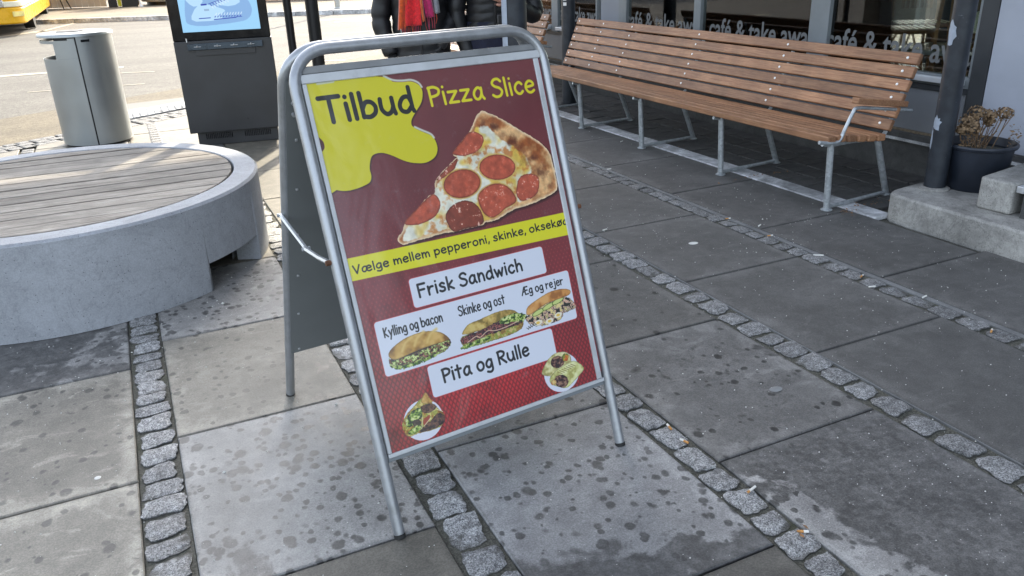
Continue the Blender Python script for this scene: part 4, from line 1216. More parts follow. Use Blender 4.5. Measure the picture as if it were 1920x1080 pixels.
# ---- inside the cafe
def ring(c, r, z, rt, n=28, sx=1, sy=1):
    return [(c[0] + r * sx * cos(2 * pi * i / n), c[1] + r * sy * sin(2 * pi * i / n), z) for i in range(n)]
def bistro_chair(loc, rz, label):
    t = thing('bistro_chair', label, 'chair', loc, 'bistro chairs stored inside the cafe window')
    t.rotation_euler.z = rz
    t.location = (0, 0, 0)
    def p(mb, n, m): return build(mb, n, m, t, smooth=45)
    s = MB(); s.lathe([(0, .45), (.17, .452), (.205, .445), (.21, .435), (.205, .425), (0, .425)], seg=24); p(s, 'seat', M['rattan'])
    s = MB()
    for i in range(9): s.box(-.19 + i * .045, -.175 + i * .045, -.15, .15, .452, .456)
    p(s, 'seat_weave', M['drum'])
    for sx in (-1, 1):
        s = MB(); s.tube([(sx * .16, -.14, .43), (sx * .20, -.20, 0)], .012, 8); p(s, 'leg', M['bamboo'])
        s = MB(); s.tube([(sx * .16, .22, .0), (sx * .165, .17, .43), (sx * .17, .20, .7), (sx * .13, .24, .88)], .012, 8); p(s, 'leg', M['bamboo'])
        s = MB(); s.tube([(sx * .19, -.18, .12), (sx * .05, 0, .42)], .009, 6); p(s, 'brace', M['bamboo'])
    s = MB(); s.tube([(-.13, .24, .88), (-.07, .25, .93), (.07, .25, .93), (.13, .24, .88)], .012, 8); p(s, 'back_rail', M['bamboo'])
    s = MB()
    for i in range(7): s.obox((-.09 + i * .03, .225, .74), (.010, 0, 0), (0, .004, 0), (0, 0, .14))
    p(s, 'back_weave', M['rattan'])
    t.location = loc
    return t
bistro_chair((5.12, 4.27, .455), 2.5, 'brown bamboo bistro chair behind the third pane, left of the cream perforated drum')
bistro_chair((5.16, 4.78, .455), 1.1, 'brown bamboo bistro chair nearest the window mullion inside the cafe')
bistro_chair((5.55, 4.50, .455), -.6, 'dark bistro chair at the back of the chairs behind the window')
bistro_chair((5.20, 3.70, .455), 1.9, 'bistro chair holding the cream perforated drum behind the window')
bistro_chair((5.25, 5.75, .455), .4, 'bamboo bistro chair inside the second pane behind the slatted tray')
bistro_chair((5.45, 6.9, .455), 2.2, 'bamboo bistro chair inside the third pane near the flower box')
dt = thing('perforated_drum', 'cream metal drum with punched holes standing on a chair inside the window', 'container', (5.20, 3.72, .915))
s = MB(); s.lathe([(.19, 0), (.195, .01), (.205, .34), (.21, .345), (.20, .36), (.19, .35), (.18, .02), (0, .02)], (5.20, 3.72, .915), 40); build(s, 'shell', M['drum'], dt)
s = MB()
for i in range(9):
    for j in range(6):
        a = 2.75 + i * .085 + (j % 2) * .04; z = .915 + .11 + j * .03
        s.obox((5.20 + .2045 * cos(a), 3.72 + .2045 * sin(a), z), (-sin(a) * .006, cos(a) * .006, 0), (cos(a) * .002, sin(a) * .002, 0), (0, 0, .009))
build(s, 'perforation', M['frame'], dt)
def cafe_table(loc, label, r=.33):
    t = thing('cafe_table', label, 'table', loc, 'low tables inside the cafe')
    x, y, z = loc
    s = MB(); s.lathe([(0, .30), (r, .30), (r + .01, .31), (r, .325), (0, .325)], loc, 36); build(s, 'table_top', M['tabletop'], t)
    s = MB(); s.lathe([(r + .002, .295), (r + .016, .30), (r + .016, .32), (r + .004, .328)], loc, 36); build(s, 'rim', M['alu'], t)
    for a in (.5, 2.6, 4.7):
        s = MB(); s.tube([(x, y, z + .3), (x + .2 * cos(a), y + .2 * sin(a), z)], .014, 8); build(s, 'leg', M['rattan'], t)
cafe_table((5.28, 4.05, .455), 'round pale green table with metal rim beside the drum inside the cafe', .28)
cafe_table((6.3, 5.6, .455), 'round pale table further back in the cafe behind the second pane', .36)
tr = thing('slatted_tray', 'pale slatted tray lying inside the second pane of the cafe', 'tray', (5.25, 5.2, .62))
build(MB().box(5.06, 5.5, 4.86, 5.95, .62, .66), 'base', M['rattan'], tr)
for i in range(17):
    y = 4.89 + i * .062
    build(MB().obox((5.28, y, .70), (.19, .03, 0), (-.004, .011, 0), (0, 0, .008)), 'slat', M['drum'], tr)
build(MB().box(5.08, 5.12, 4.86, 5.95, .662, .69), 'edge_rail', M['bamboo'], tr)
ck = thing('drinks_cooler', 'dark drinks cooler with pale script lettering at the back of the cafe', 'cooler', (6.6, 4.6, .455))
build(MB().box(6.5, 7.1, 4.1, 5.2, .455, 1.9), 'body', M['frame_dark'], ck, bevel=.01)
text_mesh('Coc', .13, 4.78, 4.42, 6.49, 1.06, 'lettering', M['letter'], ck)
bx = thing('flower_box', 'cream box with red printed flowers inside the left pane of the cafe', 'box', (5.3, 6.9, .455))
build(MB().box(5.15, 5.55, 6.45, 7.15, .455, .86), 'body', M['drum'], bx, bevel=.02)
s = MB()
for i in range(60):
    q = Vector((5.14 + rg.random() * .4, 6.45 + rg.random() * .6, .87 + rg.random() * .12)); e = .035
    s.obox(q, (e * rg.random(), e, e * (rg.random() - .5)), (e, -e * rg.random(), 0), (0, 0, .006))
build(s, 'petals', M['pink'], bx, smooth=0)

# ================================================================ STEPS at the cafe door
st = thing('entrance_step', 'long worn concrete step under the dark pole in front of the cafe', 'step', (4.3, 2, 0))
poly = [(4.80, 3.25), (4.15, 3.22), (3.93, 3.19), (3.875, 3.165), (3.848, 3.12), (3.838, 3.02), (3.835, 2.6), (3.835, .3), (4.80, .3)]
m = MB(); m.prism(poly, -.03, .148); build(m, 'body', M['step'], st, smooth=30, bevel=.014)
s2 = thing('upper_step', 'rough concrete block forming the upper step beside the plant pot', 'step', (4.4, 2.6, .148))
m = MB(); m.prism([(4.795, 2.86), (4.02, 2.735), (4.0, 2.71), (4.015, 2.545), (4.22, 2.545), (4.22, .3), (4.795, .3)], .1485, .316); build(m, 'body', M['step'], s2, smooth=30, bevel=.012)
gr = thing('door_grating', 'grey metal grating set into the upper step', 'grating', (4.1, 2.3, .25))
m = MB(); m.box(4.03, 4.215, 2.50, 2.542, .27, .305); build(m, 'bracket', M['alu'], gr, bevel=.003)
for i in range(7):
    build(MB().box(4.03 + i * .028, 4.042 + i * .028, .6, 2.49, .27, .30), 'bar', M['frame'], gr, smooth=0)
build(MB().box(4.02, 4.215, .6, 2.49, .1485, .265), 'pit', M['plinth'], gr, smooth=0)

# ================================================================ POLES
def post(name, label, cat, x, y, z0, r, h, mat, group=None):
    t = thing(name, label, cat, (x, y, z0), group)
    s = MB(); s.lathe([(0, 0), (r, 0), (r, h), (0, h)], (x, y, z0), 32); build(s, 'shaft', mat, t, smooth=50)
    return t
def patch(t, x, y, r, a0, z0, w, h, seed, mat):
    """a flake of bare paler undercoat on the pole"""
    r0 = random.Random(seed); n = 22
    ks = [r0.uniform(.66, 1.12) for i in range(n)]
    vs = []; fs = []; nr = 5
    for j in range(nr + 1):
        for i in range(n):
            a = 2 * pi * i / n; k = ks[i] * max(j, .02) / nr
            aa = a0 + w * cos(a) * k / r
            vs.append((x + r * cos(aa), y + r * sin(aa), z0 + h * sin(a) * k))
    for j in range(nr):
        for i in range(n): fs.append((j * n + i, j * n + (i + 1) % n, (j + 1) * n + (i + 1) % n, (j + 1) * n + i))
    build(MB().add(vs, fs), 'bare_patch', mat, t, smooth=0)
flake = plain('pale_undercoat', (.33, .38, .45), .55, 0, .08, 30)
p1 = post('canopy_pole', 'scuffed dark blue pole standing on the concrete step beside the long bench', 'pole', 4.13, 3.085, .1485, .058, 2.47, M['pole'], 'dark poles carrying the cafe canopy')
va = atan2(-3.085, -4.13)
patch(p1, 4.13, 3.085, .0593, va - .85, 1.02, .036, .065, 4, flake)
patch(p1, 4.13, 3.085, .0593, va - .85, .53, .032, .045, 8, flake)
patch(p1, 4.13, 3.085, .0593, va - 1.25, .44, .015, .07, 9, flake)
s = MB(); s.lathe([(.085, 0), (.083, .008), (.060, .016)], (4.13, 3.085, .1485), 28); build(s, 'base_collar', M['step'], p1)
p2 = post('canopy_pole', 'dark pole between the two slatted benches', 'pole', 4.22, 7.62, 0, .070, 2.62, M['pole'], 'dark poles carrying the cafe canopy')
s = MB()
for i in range(5): s.obox((4.22 - .0712 * cos(.55), 7.62 - .0712 * sin(.55) + .003 * (i % 2), 1.0 + i * .05), (.010, -.016, 0), (.0006, .0006, 0), (0, 0, .016))
build(s, 'sticker_lettering', M['white'], p2, smooth=0)
p3 = post('street_pole', 'thick dark pole with a pale blue side behind the top corner of the sandwich board', 'pole', 2.25, 4.75, 0, .076, 2.9, M['pole'])
va3 = atan2(-4.75, -2.25)
m = MB(); 
for i in range(7):
    a = va3 - 1.55 + i * .15
    pass
m.lathe([(.0795, .62), (.0795, 1.6)], (2.25, 4.75, 0), 8, va3 - 1.62, va3 - .62); build(m, 'pale_side', flake, p3)  # pale blue strip down the left side of the pole
p4 = post('shelter_post', 'thick black post on the sunlit paving behind the sandwich board', 'pole', 1.655, 7.80, 0, .058, 3.0, M['matt_black'], 'black shelter posts by the information kiosk')
p5 = post('shelter_post', 'thin black post between the information kiosk and the thicker post', 'pole', 1.435, 7.80, 0, .036, 3.0, M['matt_black'], 'black shelter posts by the information kiosk')

# ================================================================ SANDWICH BOARD
FL = Vector((.447, 1.8, 0)); U = Vector((.99262365, .12123648, 0)); PN = Vector((-.12123648, .99262365, 0)); Zv = Vector((0, 0, 1))
V1 = (PN * .44 + Zv * 1.29).normalized()
N1 = U.cross(V1).normalized()         # points away from the viewer / inwards
if N1.dot(PN) < 0: N1 = -N1
BL = FL + PN * .968
V2 = (-PN * .494 + Zv * 1.28).normalized()
N2 = U.cross(V2).normalized()
if N2.dot(PN) < 0: N2 = -N2
brd = thing('sandwich_board', 'silver tube sandwich board with red pizza slice offer poster standing on the paving', 'sign board', tuple(FL + U * .396 + PN * .48))
Wd = .792
def loop(O, V, H, r=.105, n=8):
    pts = [O, O + V * (H - r)]
    for i in range(1, n): a = pi / 2 * i / n; pts.append(O + V * (H - r + r * sin(a)) + U * (r - r * cos(a)))
    pts += [O + V * H + U * r, O + V * H + U * (Wd - r)]
    for i in range(1, n): a = pi / 2 * i / n; pts.append(O + V * (H - r + r * cos(a)) + U * (Wd - r + r * sin(a)))
    pts += [O + V * (H - r) + U * Wd, O + U * Wd]
    return pts
ff = build(MB().tube([p + V1 * .004 if i in (0, 99) else p for i, p in enumerate(loop(FL, V1, 1.352))], .0158, 20), 'front_frame', M['silver'], brd, smooth=60)
bf = build(MB().tube(loop(BL, V2, 1.374), .0158, 20), 'back_frame', M['silver'], brd, smooth=60)
for O, V, fr_ in ((FL, V1, ff), (BL, V2, bf)):
    for k in (0, 1):
        q = O + U * Wd * k
        build(MB().tube([q - V * .004, q + V * .008], .0166, 16), 'foot_cap', M['rubber'], fr_)
def pl(O, V, N, u, v, d=0): return O + U * u + V * v + N * d
def slab_on(O, V, N, u0, u1, v0, v1, d0, d1):
    c = pl(O, V, N, (u0 + u1) / 2, (v0 + v1) / 2, (d0 + d1) / 2)
    return MB().obox(c, U * (u1 - u0) / 2, V * (v1 - v0) / 2, N * (d1 - d0) / 2)
A = (FL, V1, N1)
build(slab_on(*A, .016, .776, .224, 1.306, .004, .010), 'backing_sheet', M['backpanel'], brd)
PX0, PX1, PZ0, PZ1 = .030, .750, .234, 1.263
poster = uvquad('poster', [pl(*A, PX0, PZ1, -.004), pl(*A, PX1, PZ1, -.004), pl(*A, PX1, PZ0, -.004), pl(*A, PX0, PZ0, -.004)], image_mat('poster_print', make_poster(), .42, 0, 1.0), brd)
fw = build(slab_on(*A, .0175, .776, PZ1, 1.287, -.0085, .0035), 'snap_frame', M['whitealu'], brd, bevel=.002)
build(slab_on(*A, .0175, .776, .222, PZ0, -.0085, .0035), 'snap_frame', M['whitealu'], brd, bevel=.002)
build(slab_on(*A, .0175, PX0, PZ0 + .0006, PZ1 - .0006, -.0082, .0032), 'snap_frame', M['whitealu'], brd, bevel=.002)
build(slab_on(*A, PX1, .768, PZ0 + .0006, PZ1 - .0006, -.0082, .0032), 'snap_frame', M['whitealu'], brd, bevel=.002)
build(slab_on(*A, .7685, .7755, PZ0 + .02, PZ1 + .02, -.0005, .0032), 'side_channel', plain('red_edge', (.30, .07, .08), .5), brd)
build(slab_on(*A, .016, .776, 1.2885, 1.309, -.003, .0035), 'top_rail', M['frame_mid'], brd, bevel=.003)
build(slab_on(*A, .016, .776, .210, .2215, -.002, .0035), 'bottom_rail', M['frame'], brd, bevel=.002)
B_ = (BL, V2, N2)
build(slab_on(*B_, .0, .792, .234, 1.29, -.0195, -.0165), 'back_sheet', M['backpanel'], brd)
for i in range(7):
    for uu in (.028, .764):
        q = pl(*B_, uu, .25 + i * .171, -.0195)
        build(MB().obox(q, U * .0042, V2 * .0042, N2 * .003), 'rivet', M['alu'], brd, bevel=.0015)
for q in (pl(*B_, .020, 1.225, -.02), pl(*B_, .020, 1.19, -.02)):
    build(MB().tube([q, q - N2 * .008], .006, 10), 'screw', M['alu'], brd)
for k, (fu, bu) in enumerate(((-.018, -.018), (Wd + .018, Wd + .018))):
    Fp = pl(*A, fu, .789); Bp = pl(*B_, bu, .835)
    mid = Bp + (Fp - Bp) * .53 - Zv * .030
    b1 = build(MB().tube([Bp, Bp + (mid - Bp) * 1.04], .0068, 6), 'stay_bar', M['alu'], brd, smooth=30)
    b2 = build(MB().tube([mid + (Bp - mid) * .02 + U * (.004 if k else -.004), mid + (Fp - mid) * .55 + Zv * -.004, Fp], .0068, 6), 'stay_bar', M['alu'], brd, smooth=30)
    build(MB().tube([mid - U * .012, mid + U * .012], .006, 10), 'pivot', M['alu'], brd)
    sg = 1 if k else -1
    build(MB().tube([Fp - U * sg * .008, Fp + U * sg * .010], .0075, 10), 'bolt', M['rust'], brd)
    build(MB().tube([Bp - U * sg * .008, Bp + U * sg * .010], .006, 10), 'bolt', M['alu'], brd)

# ================================================================ LONG SLATTED BENCHES
def bench(name, label, ya, yb, fy, arm_at, grp, sleeve=None):
    t = thing(name, label, 'bench', (3.95, (ya + yb) / 2, 0), grp)
    L = (yb - ya) / 2; yc = (ya + yb) / 2
    def slat(cx, cz, w, th, ang, nm='slat', top=None):
        m = MB()
        ax = Vector((cos(ang), 0, sin(ang))); az = Vector((-sin(ang), 0, cos(ang)))
        me_key = ('slat', round(w, 3), round(L, 3))
        if me_key not in slat_cache:
            mm = MB().obox((0, 0, 0), (w / 2, 0, 0), (0, L, 0), (0, 0, th / 2))
            o = build(mm, nm, M['teak'], t, origin=(0, 0, 0), smooth=0, bevel=.007, bseg=3)
            me = o.data
            for v in me.vertices: v.co += worldloc(t)
            slat_cache[me_key] = me
        else:
            o = bpy.data.objects.new(nm, slat_cache[me_key]); C.objects.link(o); o.parent = t
            md = o.modifiers.new('bevel', 'BEVEL'); md.width = .007; md.segments = 3; md.limit_method = 'ANGLE'
        o.location = (cx - t.location.x, random.uniform(-.004, .004), cz - t.location.z)
        o.rotation_euler = (0, -ang, 0)
        # bolt heads, as sub-parts
        for y in fy + ([6.87] if ya < 5 else []):
            if not (ya < y < yb): continue
            if 'bolt' not in slat_cache:
                bm_ = MB().lathe([(.0085, 0), (.0085, .0022), (.005, .004), (0, .004)], (0, 0, 0), 12)
                ob = build(bm_, 'bolt', M['bolt'], None, origin=(0, 0, 0)); slat_cache['bolt'] = ob.data; bpy.data.objects.remove(ob)
            if nm == 'back_slat':
                b = bpy.data.objects.new('bolt', slat_cache['bolt']); C.objects.link(b); b.parent = o
                b.location = (0, y - yc + .022, th / 2)
        return o
    for i in range(6):
        x = 3.592 + i * .0785
        z = (.462, .460, .453, .444, .436, .430)[i]
        slat(x, z - .019, .0615, .040, (-.02, -.05, -.09, -.10, -.08, -.03)[i])
    # backrest: front face leans back; normal of the face points to the sitter
    lean = atan2(.405, .178)
    for i in range(6):
        s0 = .024 + i * .080
        cx = 4.030 + cos(lean) * s0 + .014; cz = .452 + sin(lean) * s0 + .0
        slat(cx, cz, .0675, .030, lean, 'back_slat')
    for y in fy:
        if not (ya - .1 < y < yb + .1): continue
        lg = build(MB().tube([(3.665, y, 0.01), (3.640, y, .412)], .0195, 14), 'leg', M['galv'], t)
        build(MB().lathe([(.034, 0), (.034, .006), (.02, .012)], (3.666, y, 0.002), 16), 'foot_plate', M['galv'], lg)
        lg = build(MB().tube([(4.215, y + .05, 0.01), (4.03, y + .02, .40)], .0195, 14), 'leg', M['galv'], t)
        build(MB().lathe([(.03, 0), (.03, .006), (.02, .012)], (4.216, y + .05, 0.002), 16), 'foot_plate', M['galv'], lg)
        build(MB().tube([(3.675, y, .020), (4.21, y + .05, .020)], .0125, 10), 'floor_bar', M['galv'], t)
        build(MB().tube([(3.572, y, .412), (3.60, y, .406), (3.66, y, .400), (3.80, y, .402), (4.02, y, .392), (4.07, y, .42), (4.13, y, .56), (4.23, y, .80)], .012, 8), 'seat_support', M['galv'], t)
    for y in arm_at:
        build(MB().tube(crom([(3.50, y, .440), (3.60, y, .425), (3.655, y, .432), (3.69, y, .50), (3.735, y, .585), (3.765, y, .607), (3.90, y, .592), (4.215, y, .545)], 5), .0105, 10), 'arm_tube', M['galv'], t)
        a = MB().obox((3.945, y, .622), (.205, 0, -.030), (0, .026, 0), (.0025, 0, .017)); build(a, 'armrest', M['teak'], t, bevel=.005)
    return t
slat_cache = {}
bench('slatted_bench', 'long brown slatted bench with one armrest in front of the cafe windows', 3.375, 7.40, [3.43, 4.42, 5.41, 6.38, 7.33], [3.385], 'slatted benches along the cafe')
slat_cache.clear()
bench('slatted_bench', 'second slatted bench beyond the dark pole, partly hidden by the board', 8.02, 11.3, [8.08, 9.1, 10.1, 11.2], [7.99], 'slatted benches along the cafe')

# ================================================================ ROUND BENCH
RB = (-.447, 4.80)
rbn = thing('round_bench', 'round concrete bench with grey wooden deck and notch at its foot', 'bench', (RB[0], RB[1], 0))
R0, R1, HT = 1.03, .905, .445
n = 144
na0, na1, nh = radians(-51.5), radians(-26.5), .142
vs = []; fs = []
def hbot(a): return 0.0
m = MB()
angs = sorted(set([2 * pi * i / n - pi for i in range(n)] + [na0, na1]))
def P3(r, a, z): return (RB[0] + r * cos(a), RB[1] + r * sin(a), z)
for i in range(len(angs)):
    a, b = angs[i], angs[(i + 1) % len(angs)]
    if b < a: b += 2 * pi
    mid_ = (a + b) / 2
    zb = nh if na0 < mid_ < na1 else 0.0
    if b > 2 * pi: b2 = b - 2 * pi
    c_ = .012
    ro, ri = R0, R1
    prof = [(ro, zb), (ro, HT - c_), (ro - c_, HT), (ri + .004, HT), (ri, HT - .004), (ri, .25 if zb == 0 else zb + 0.0), (ri - .03 if zb == 0 else ri, 0 if zb == 0 else zb)]
    q0 = [P3(r, a, z) for r, z in prof]; q1 = [P3(r, b, z) for r, z in prof]
    k = len(prof)
    m.add(q0 + q1, [(j, k + j, k + j + 1, j + 1) for j in range(k - 1)] + ([(k - 1, 2 * k - 1, k, 0)] if zb else []))
# jambs of the notch
for a, wdt in ((na0, .05), (na1, -.06)):
    m.add([P3(R0, a, 0), P3(R0, a, nh), P3(R1, a + wdt * 0, nh), P3(R1, a, 0)], [(0, 1, 2, 3), (3, 2, 1, 0)])
bmx = build(m, 'concrete_ring', M['ring'], rbn, smooth=0)
me = bmx.data
bm = bmesh.new(); bm.from_mesh(me); bmesh.ops.remove_doubles(bm, verts=bm.verts, dist=.0004); bmesh.ops.recalc_face_normals(bm, faces=bm.faces); bm.to_mesh(me); bm.free()
me.shade_smooth(); me.set_sharp_from_angle(angle=radians(32))
s = MB(); s.lathe([(0, .30), (R1 - .002, .30)], (RB[0], RB[1], 0), 48); build(s, 'deck_bed', M['black'], rbn, smooth=0)
s = MB(); s.lathe([(.62, 0), (.62, .29)], (RB[0], RB[1], 0), 48); build(s, 'inner_drum', M['plinth'], rbn)
RD = R1 - .015
for sa_ in ():
    qs = Vector((cos(sa_), sin(sa_), 0)); ts = Vector((-sin(sa_), cos(sa_), 0))
    build(MB().obox(Vector((RB[0], RB[1], .222)) + qs * 1.0298, ts * .0016, qs * .0006, Zv * .208), 'casting_seam', M['plinth'], rbn, smooth=0)
py = RB[1] - RD + .02
pit = .151
ph0 = 4.812 - pit * 6
for i in range(13):
    y0 = ph0 + i * pit + .007; y1 = y0 + pit - .014
    a, b = max(y0, RB[1] - RD + .004), min(y1, RB[1] + RD - .004)
    if b - a < .01: continue
    pts = []
    N_ = 8
    for j in range(N_ + 1):
        yy = a + (b - a) * j / N_; pts.append((RB[0] + sqrt(max(0, RD ** 2 - (yy - RB[1]) ** 2)), yy))
    for j in range(N_ + 1):
        yy = b - (b - a) * j / N_; pts.append((RB[0] - sqrt(max(0, RD ** 2 - (yy - RB[1]) ** 2)), yy))
    m = MB(); m.prism(pts, .405, .4425 + random.uniform(-.002, .002)); build(m, 'plank', M['greywood'], rbn, smooth=0, bevel=.003)

# ================================================================ LITTER BIN
BX, BY = -.335, 8.45
bn = thing('litter_bin', 'tall round steel litter bin with side slot behind the round bench', 'litter bin', (BX, BY, 0))
rB = .295
vdir = atan2(-BY, -BX)       # towards the camera
def arc(r0, a0, a1, z0, z1, nm, mat, seg=28, th=.004):
    s = MB()
    s.lathe([(r0, z0), (r0, z1), (r0 - th, z1), (r0 - th, z0), (r0, z0)], (BX, BY, 0), seg, a0, a1)
    return build(s, nm, mat, bn, smooth=40)
# angles measured from the camera direction; smaller = towards the left of the picture
seam = vdir - .05
arc(rB, seam + .03, vdir + pi - .5, 0.02, .965, 'body', M['bin'])
arc(rB, vdir - pi - .5, vdir - 1.75, 0.02, .775, 'body', M['bin'])
arc(rB - .003, vdir - 1.75, seam - .012, 0.02, .775, 'door', M['bin'])
arc(rB - .003, vdir - .70, seam - .012, .776, .930, 'door', M['bin'], 12)
arc(rB - .003, vdir - pi + .2, vdir - .70, .905, .930, 'door_rim', M['bin'], 16)
arc(rB - .003, seam - .2, seam - .012, .930, .945, 'door_edge', M['bin'], 6)
arc(rB - .02, vdir - .70, vdir + .3, .70, .96, 'inner_lining', M['matt_black'], 12)
s = MB(); s.lathe([(0, .70), (rB - .01, .70)], (BX, BY, 0), 32); build(s, 'inner_rim', M['matt_black'], bn)
s = MB(); s.lathe([(0, .985), (rB - .05, .985), (rB + .006, .98), (rB + .012, .972), (rB + .012, .955), (rB - .01, .953), (0, .953)], (BX, BY, 0), 48); lid = build(s, 'lid', M['bin'], bn)
s = MB(); s.lathe([(0, 0), (.11, 0), (.115, .004), (.10, .007), (0, .003)], (BX - .04, BY + .03, .986), 28); build(s, 'ashtray_plate', M['matt_black'], lid)
s = MB(); s.lathe([(rB - .02, 0.0), (rB - .02, .70)], (BX, BY, 0), 40); build(s, 'inner_liner', M['matt_black'], bn)
build(MB().lathe([(rB - .03, 0), (rB - .02, .02)], (BX, BY, 0), 32), 'base', M['matt_black'], bn)
q = Vector((BX + rB * cos(vdir + .22), BY + rB * sin(vdir + .22), .92)); tq = Vector((-sin(vdir + .22), cos(vdir + .22), 0))
build(MB().obox(q, tq * .035, Vector((cos(vdir), sin(vdir), 0)) * .003, Zv * .010), 'lock_slot', M['black'], bn)

# ================================================================ INFORMATION KIOSK
KA = Vector((.417, 7.621, 0)); KU = Vector((.98530516, -.17080322, 0)); KN = Vector((.17080322, .98530516, 0))
ksk = thing('information_kiosk', 'charcoal information kiosk with bright blue map screen and hook shelf', 'kiosk', tuple(KA + KU * .39 + KN * .1))
def kbox(u0, u1, z0, z1, d0, d1, nm, mat, bevel=0, parent=None):
    c = KA + KU * (u0 + u1) / 2 + KN * (d0 + d1) / 2 + Zv * (z0 + z1) / 2
    return build(MB().obox(c, KU * (u1 - u0) / 2, KN * (d1 - d0) / 2, Zv * (z1 - z0) / 2), nm, mat, parent or ksk, bevel=bevel, smooth=0)
kbox(0, .80, .12, .897, 0, .22, 'cabinet', M['kiosk'], .006)
kbox(.002, .798, .899, 2.15, 0, .22, 'screen_housing', M['black'], .006)
base = kbox(.055, .745, .0, .118, .045, .20, 'base', M['kiosk'], .004)
for i in range(15):
    kbox(.125 + i * .0155, .132 + i * .0155, .055, .105, .041, .0449, 'vent_slot', M['black'], 0, base)
    kbox(.455 + i * .0155, .462 + i * .0155, .055, .105, .041, .0449, 'vent_slot', M['black'], 0, base)
scr = [KA + KU * u_ + Zv * z_ - KN * .0025 for u_, z_ in ((.094, 1.98), (.724, 1.98), (.724, .970), (.094, .970))]
uvquad('screen', scr, image_mat('kiosk_screen', make_map(), .1, .30), ksk)
sh = kbox(.108, .722, .825, .875, -.030, -.001, 'hook_shelf', M['kioskrail'], .003)
kbox(.165, .655, .775, .8235, -.012, -.001, 'shelf_lip', M['kiosk'], .002)
for hx in (.190, .352, .487, .626):
    q = KA + KU * hx + Zv * .852 - KN * .031
    hk = build(MB().tube([q, q - KN * .03, q - KN * .035 + Zv * .012], .004, 8), 'hook', M['bolt'], ksk)
    build(MB().tube([q - KU * .028 - KN * .012, q + KU * .028 - KN * .012], .0022, 6), 'crossbar', M['bolt'], hk)
q = KA + KU * .108 + Zv * .905 - KN * .004
build(MB().obox(q, KU * .004, KN * .003, Zv * .016), 'white_clip', M['white'], ksk)
kbox(.5, .507, .215, .222, -.003, -.0005, 'lock', M['black'])

# ================================================================ PLANT POT with dried flowers
PC = (4.345, 3.0)
pt = thing('plant_pot', 'blue black plastic pot standing on the concrete step beside the pole', 'plant pot', (PC[0], PC[1], .1485))
s = MB(); s.lathe([(0, 0), (.148, 0), (.154, .01), (.176, .235), (.190, .24), (.194, .252), (.190, .262), (.180, .262), (.172, .23), (.168, .22)], (PC[0], PC[1], .1488), 48); build(s, 'shell', M['pot'], pt)
s = MB(); s.lathe([(0, .215), (.170, .208)], (PC[0], PC[1], .1488), 32); build(s, 'soil', M['soil'], pt)
hy = thing('dried_hydrangea', 'dried brown hydrangea heads on bare stems in the plant pot', 'plant', (PC[0], PC[1], .38))
rp = random.Random(12)
vr = Vector((cos(YAW), -sin(YAW), 0)); vd = Vector((sin(YAW + .5), cos(YAW + .5), 0))
def ploc(s_, d_, z_): return Vector((PC[0], PC[1], 0)) + vr * s_ + vd * d_ + Zv * z_
heads = [(-.115, .0, .545, .050), (-.055, .02, .585, .055), (.015, .0, .575, .045), (-.075, -.04, .51, .050), (.125, .03, .575, .052), (.03, .05, .53, .035), (-.15, -.02, .50, .030)]
for i, (a, b, z, r) in enumerate(heads):
    a *= .85; b *= .85; z -= .012
    top = ploc(a, b, z)
    root = ploc(a * .35 + rp.uniform(-.03, .03), b * .5, .37)
    build(MB().tube(crom([root, root.lerp(top, .5) + Vector((rp.uniform(-.02, .02), rp.uniform(-.02, .02), 0)), top], 4), .0034, 6), 'stem', M['stem'], hy)
    m = MB()
    for q in range(120):
        d = Vector((rp.gauss(0, 1), rp.gauss(0, 1), rp.gauss(0, 1))).normalized()
        c = top + Vector((d.x, d.y, d.z * .8)) * r * rp.uniform(.55, 1.05)
        t1 = d.cross(Vector((rp.gauss(0, 1), rp.gauss(0, 1), rp.gauss(0, 1)))).normalized(); t2 = d.cross(t1)
        e = rp.uniform(.007, .013)
        m.add([c - t1 * e, c - t2 * e * .7 + d * .003, c + t1 * e + d * .004, c + t2 * e * .8], [(0, 1, 2), (0, 2, 3)])
    o = build(m, 'flower_head', M['petal'], hy, smooth=0)
for i in range(16):
    a = rp.uniform(-.12, .17); z = rp.uniform(.42, .56)
    root = ploc(a * .5 + rp.uniform(-.03, .03), rp.uniform(-.05, .05), .37); top = ploc(a + rp.uniform(-.03, .05), rp.uniform(-.06, .06), z)
    build(MB().tube(crom([root, root.lerp(top, .5) + Vector((rp.uniform(-.015, .015), 0, .01)), top], 3), .0024, 5), 'stem', M['stem'], hy)
m = MB()
for q in range(120):
    a = rp.choice((-.06, -.02, .17, .19, -.09)); c = ploc(a + rp.gauss(0, .018), rp.gauss(0, .02), rp.uniform(.39, .50))
    d = Vector((rp.gauss(0, 1), rp.gauss(0, 1), rp.gauss(0, 1))).normalized(); t1 = d.cross(Vector((.3, .2, .9))).normalized(); t2 = d.cross(t1); e = rp.uniform(.006, .014)
    m.add([c - t1 * e, c - t2 * e * .5 + d * .003, c + t1 * e, c + t2 * e * .5], [(0, 1, 2), (0, 2, 3)])
tag(build(m, 'withered_leaves', M['petal'], hy, smooth=0), kind='stuff')

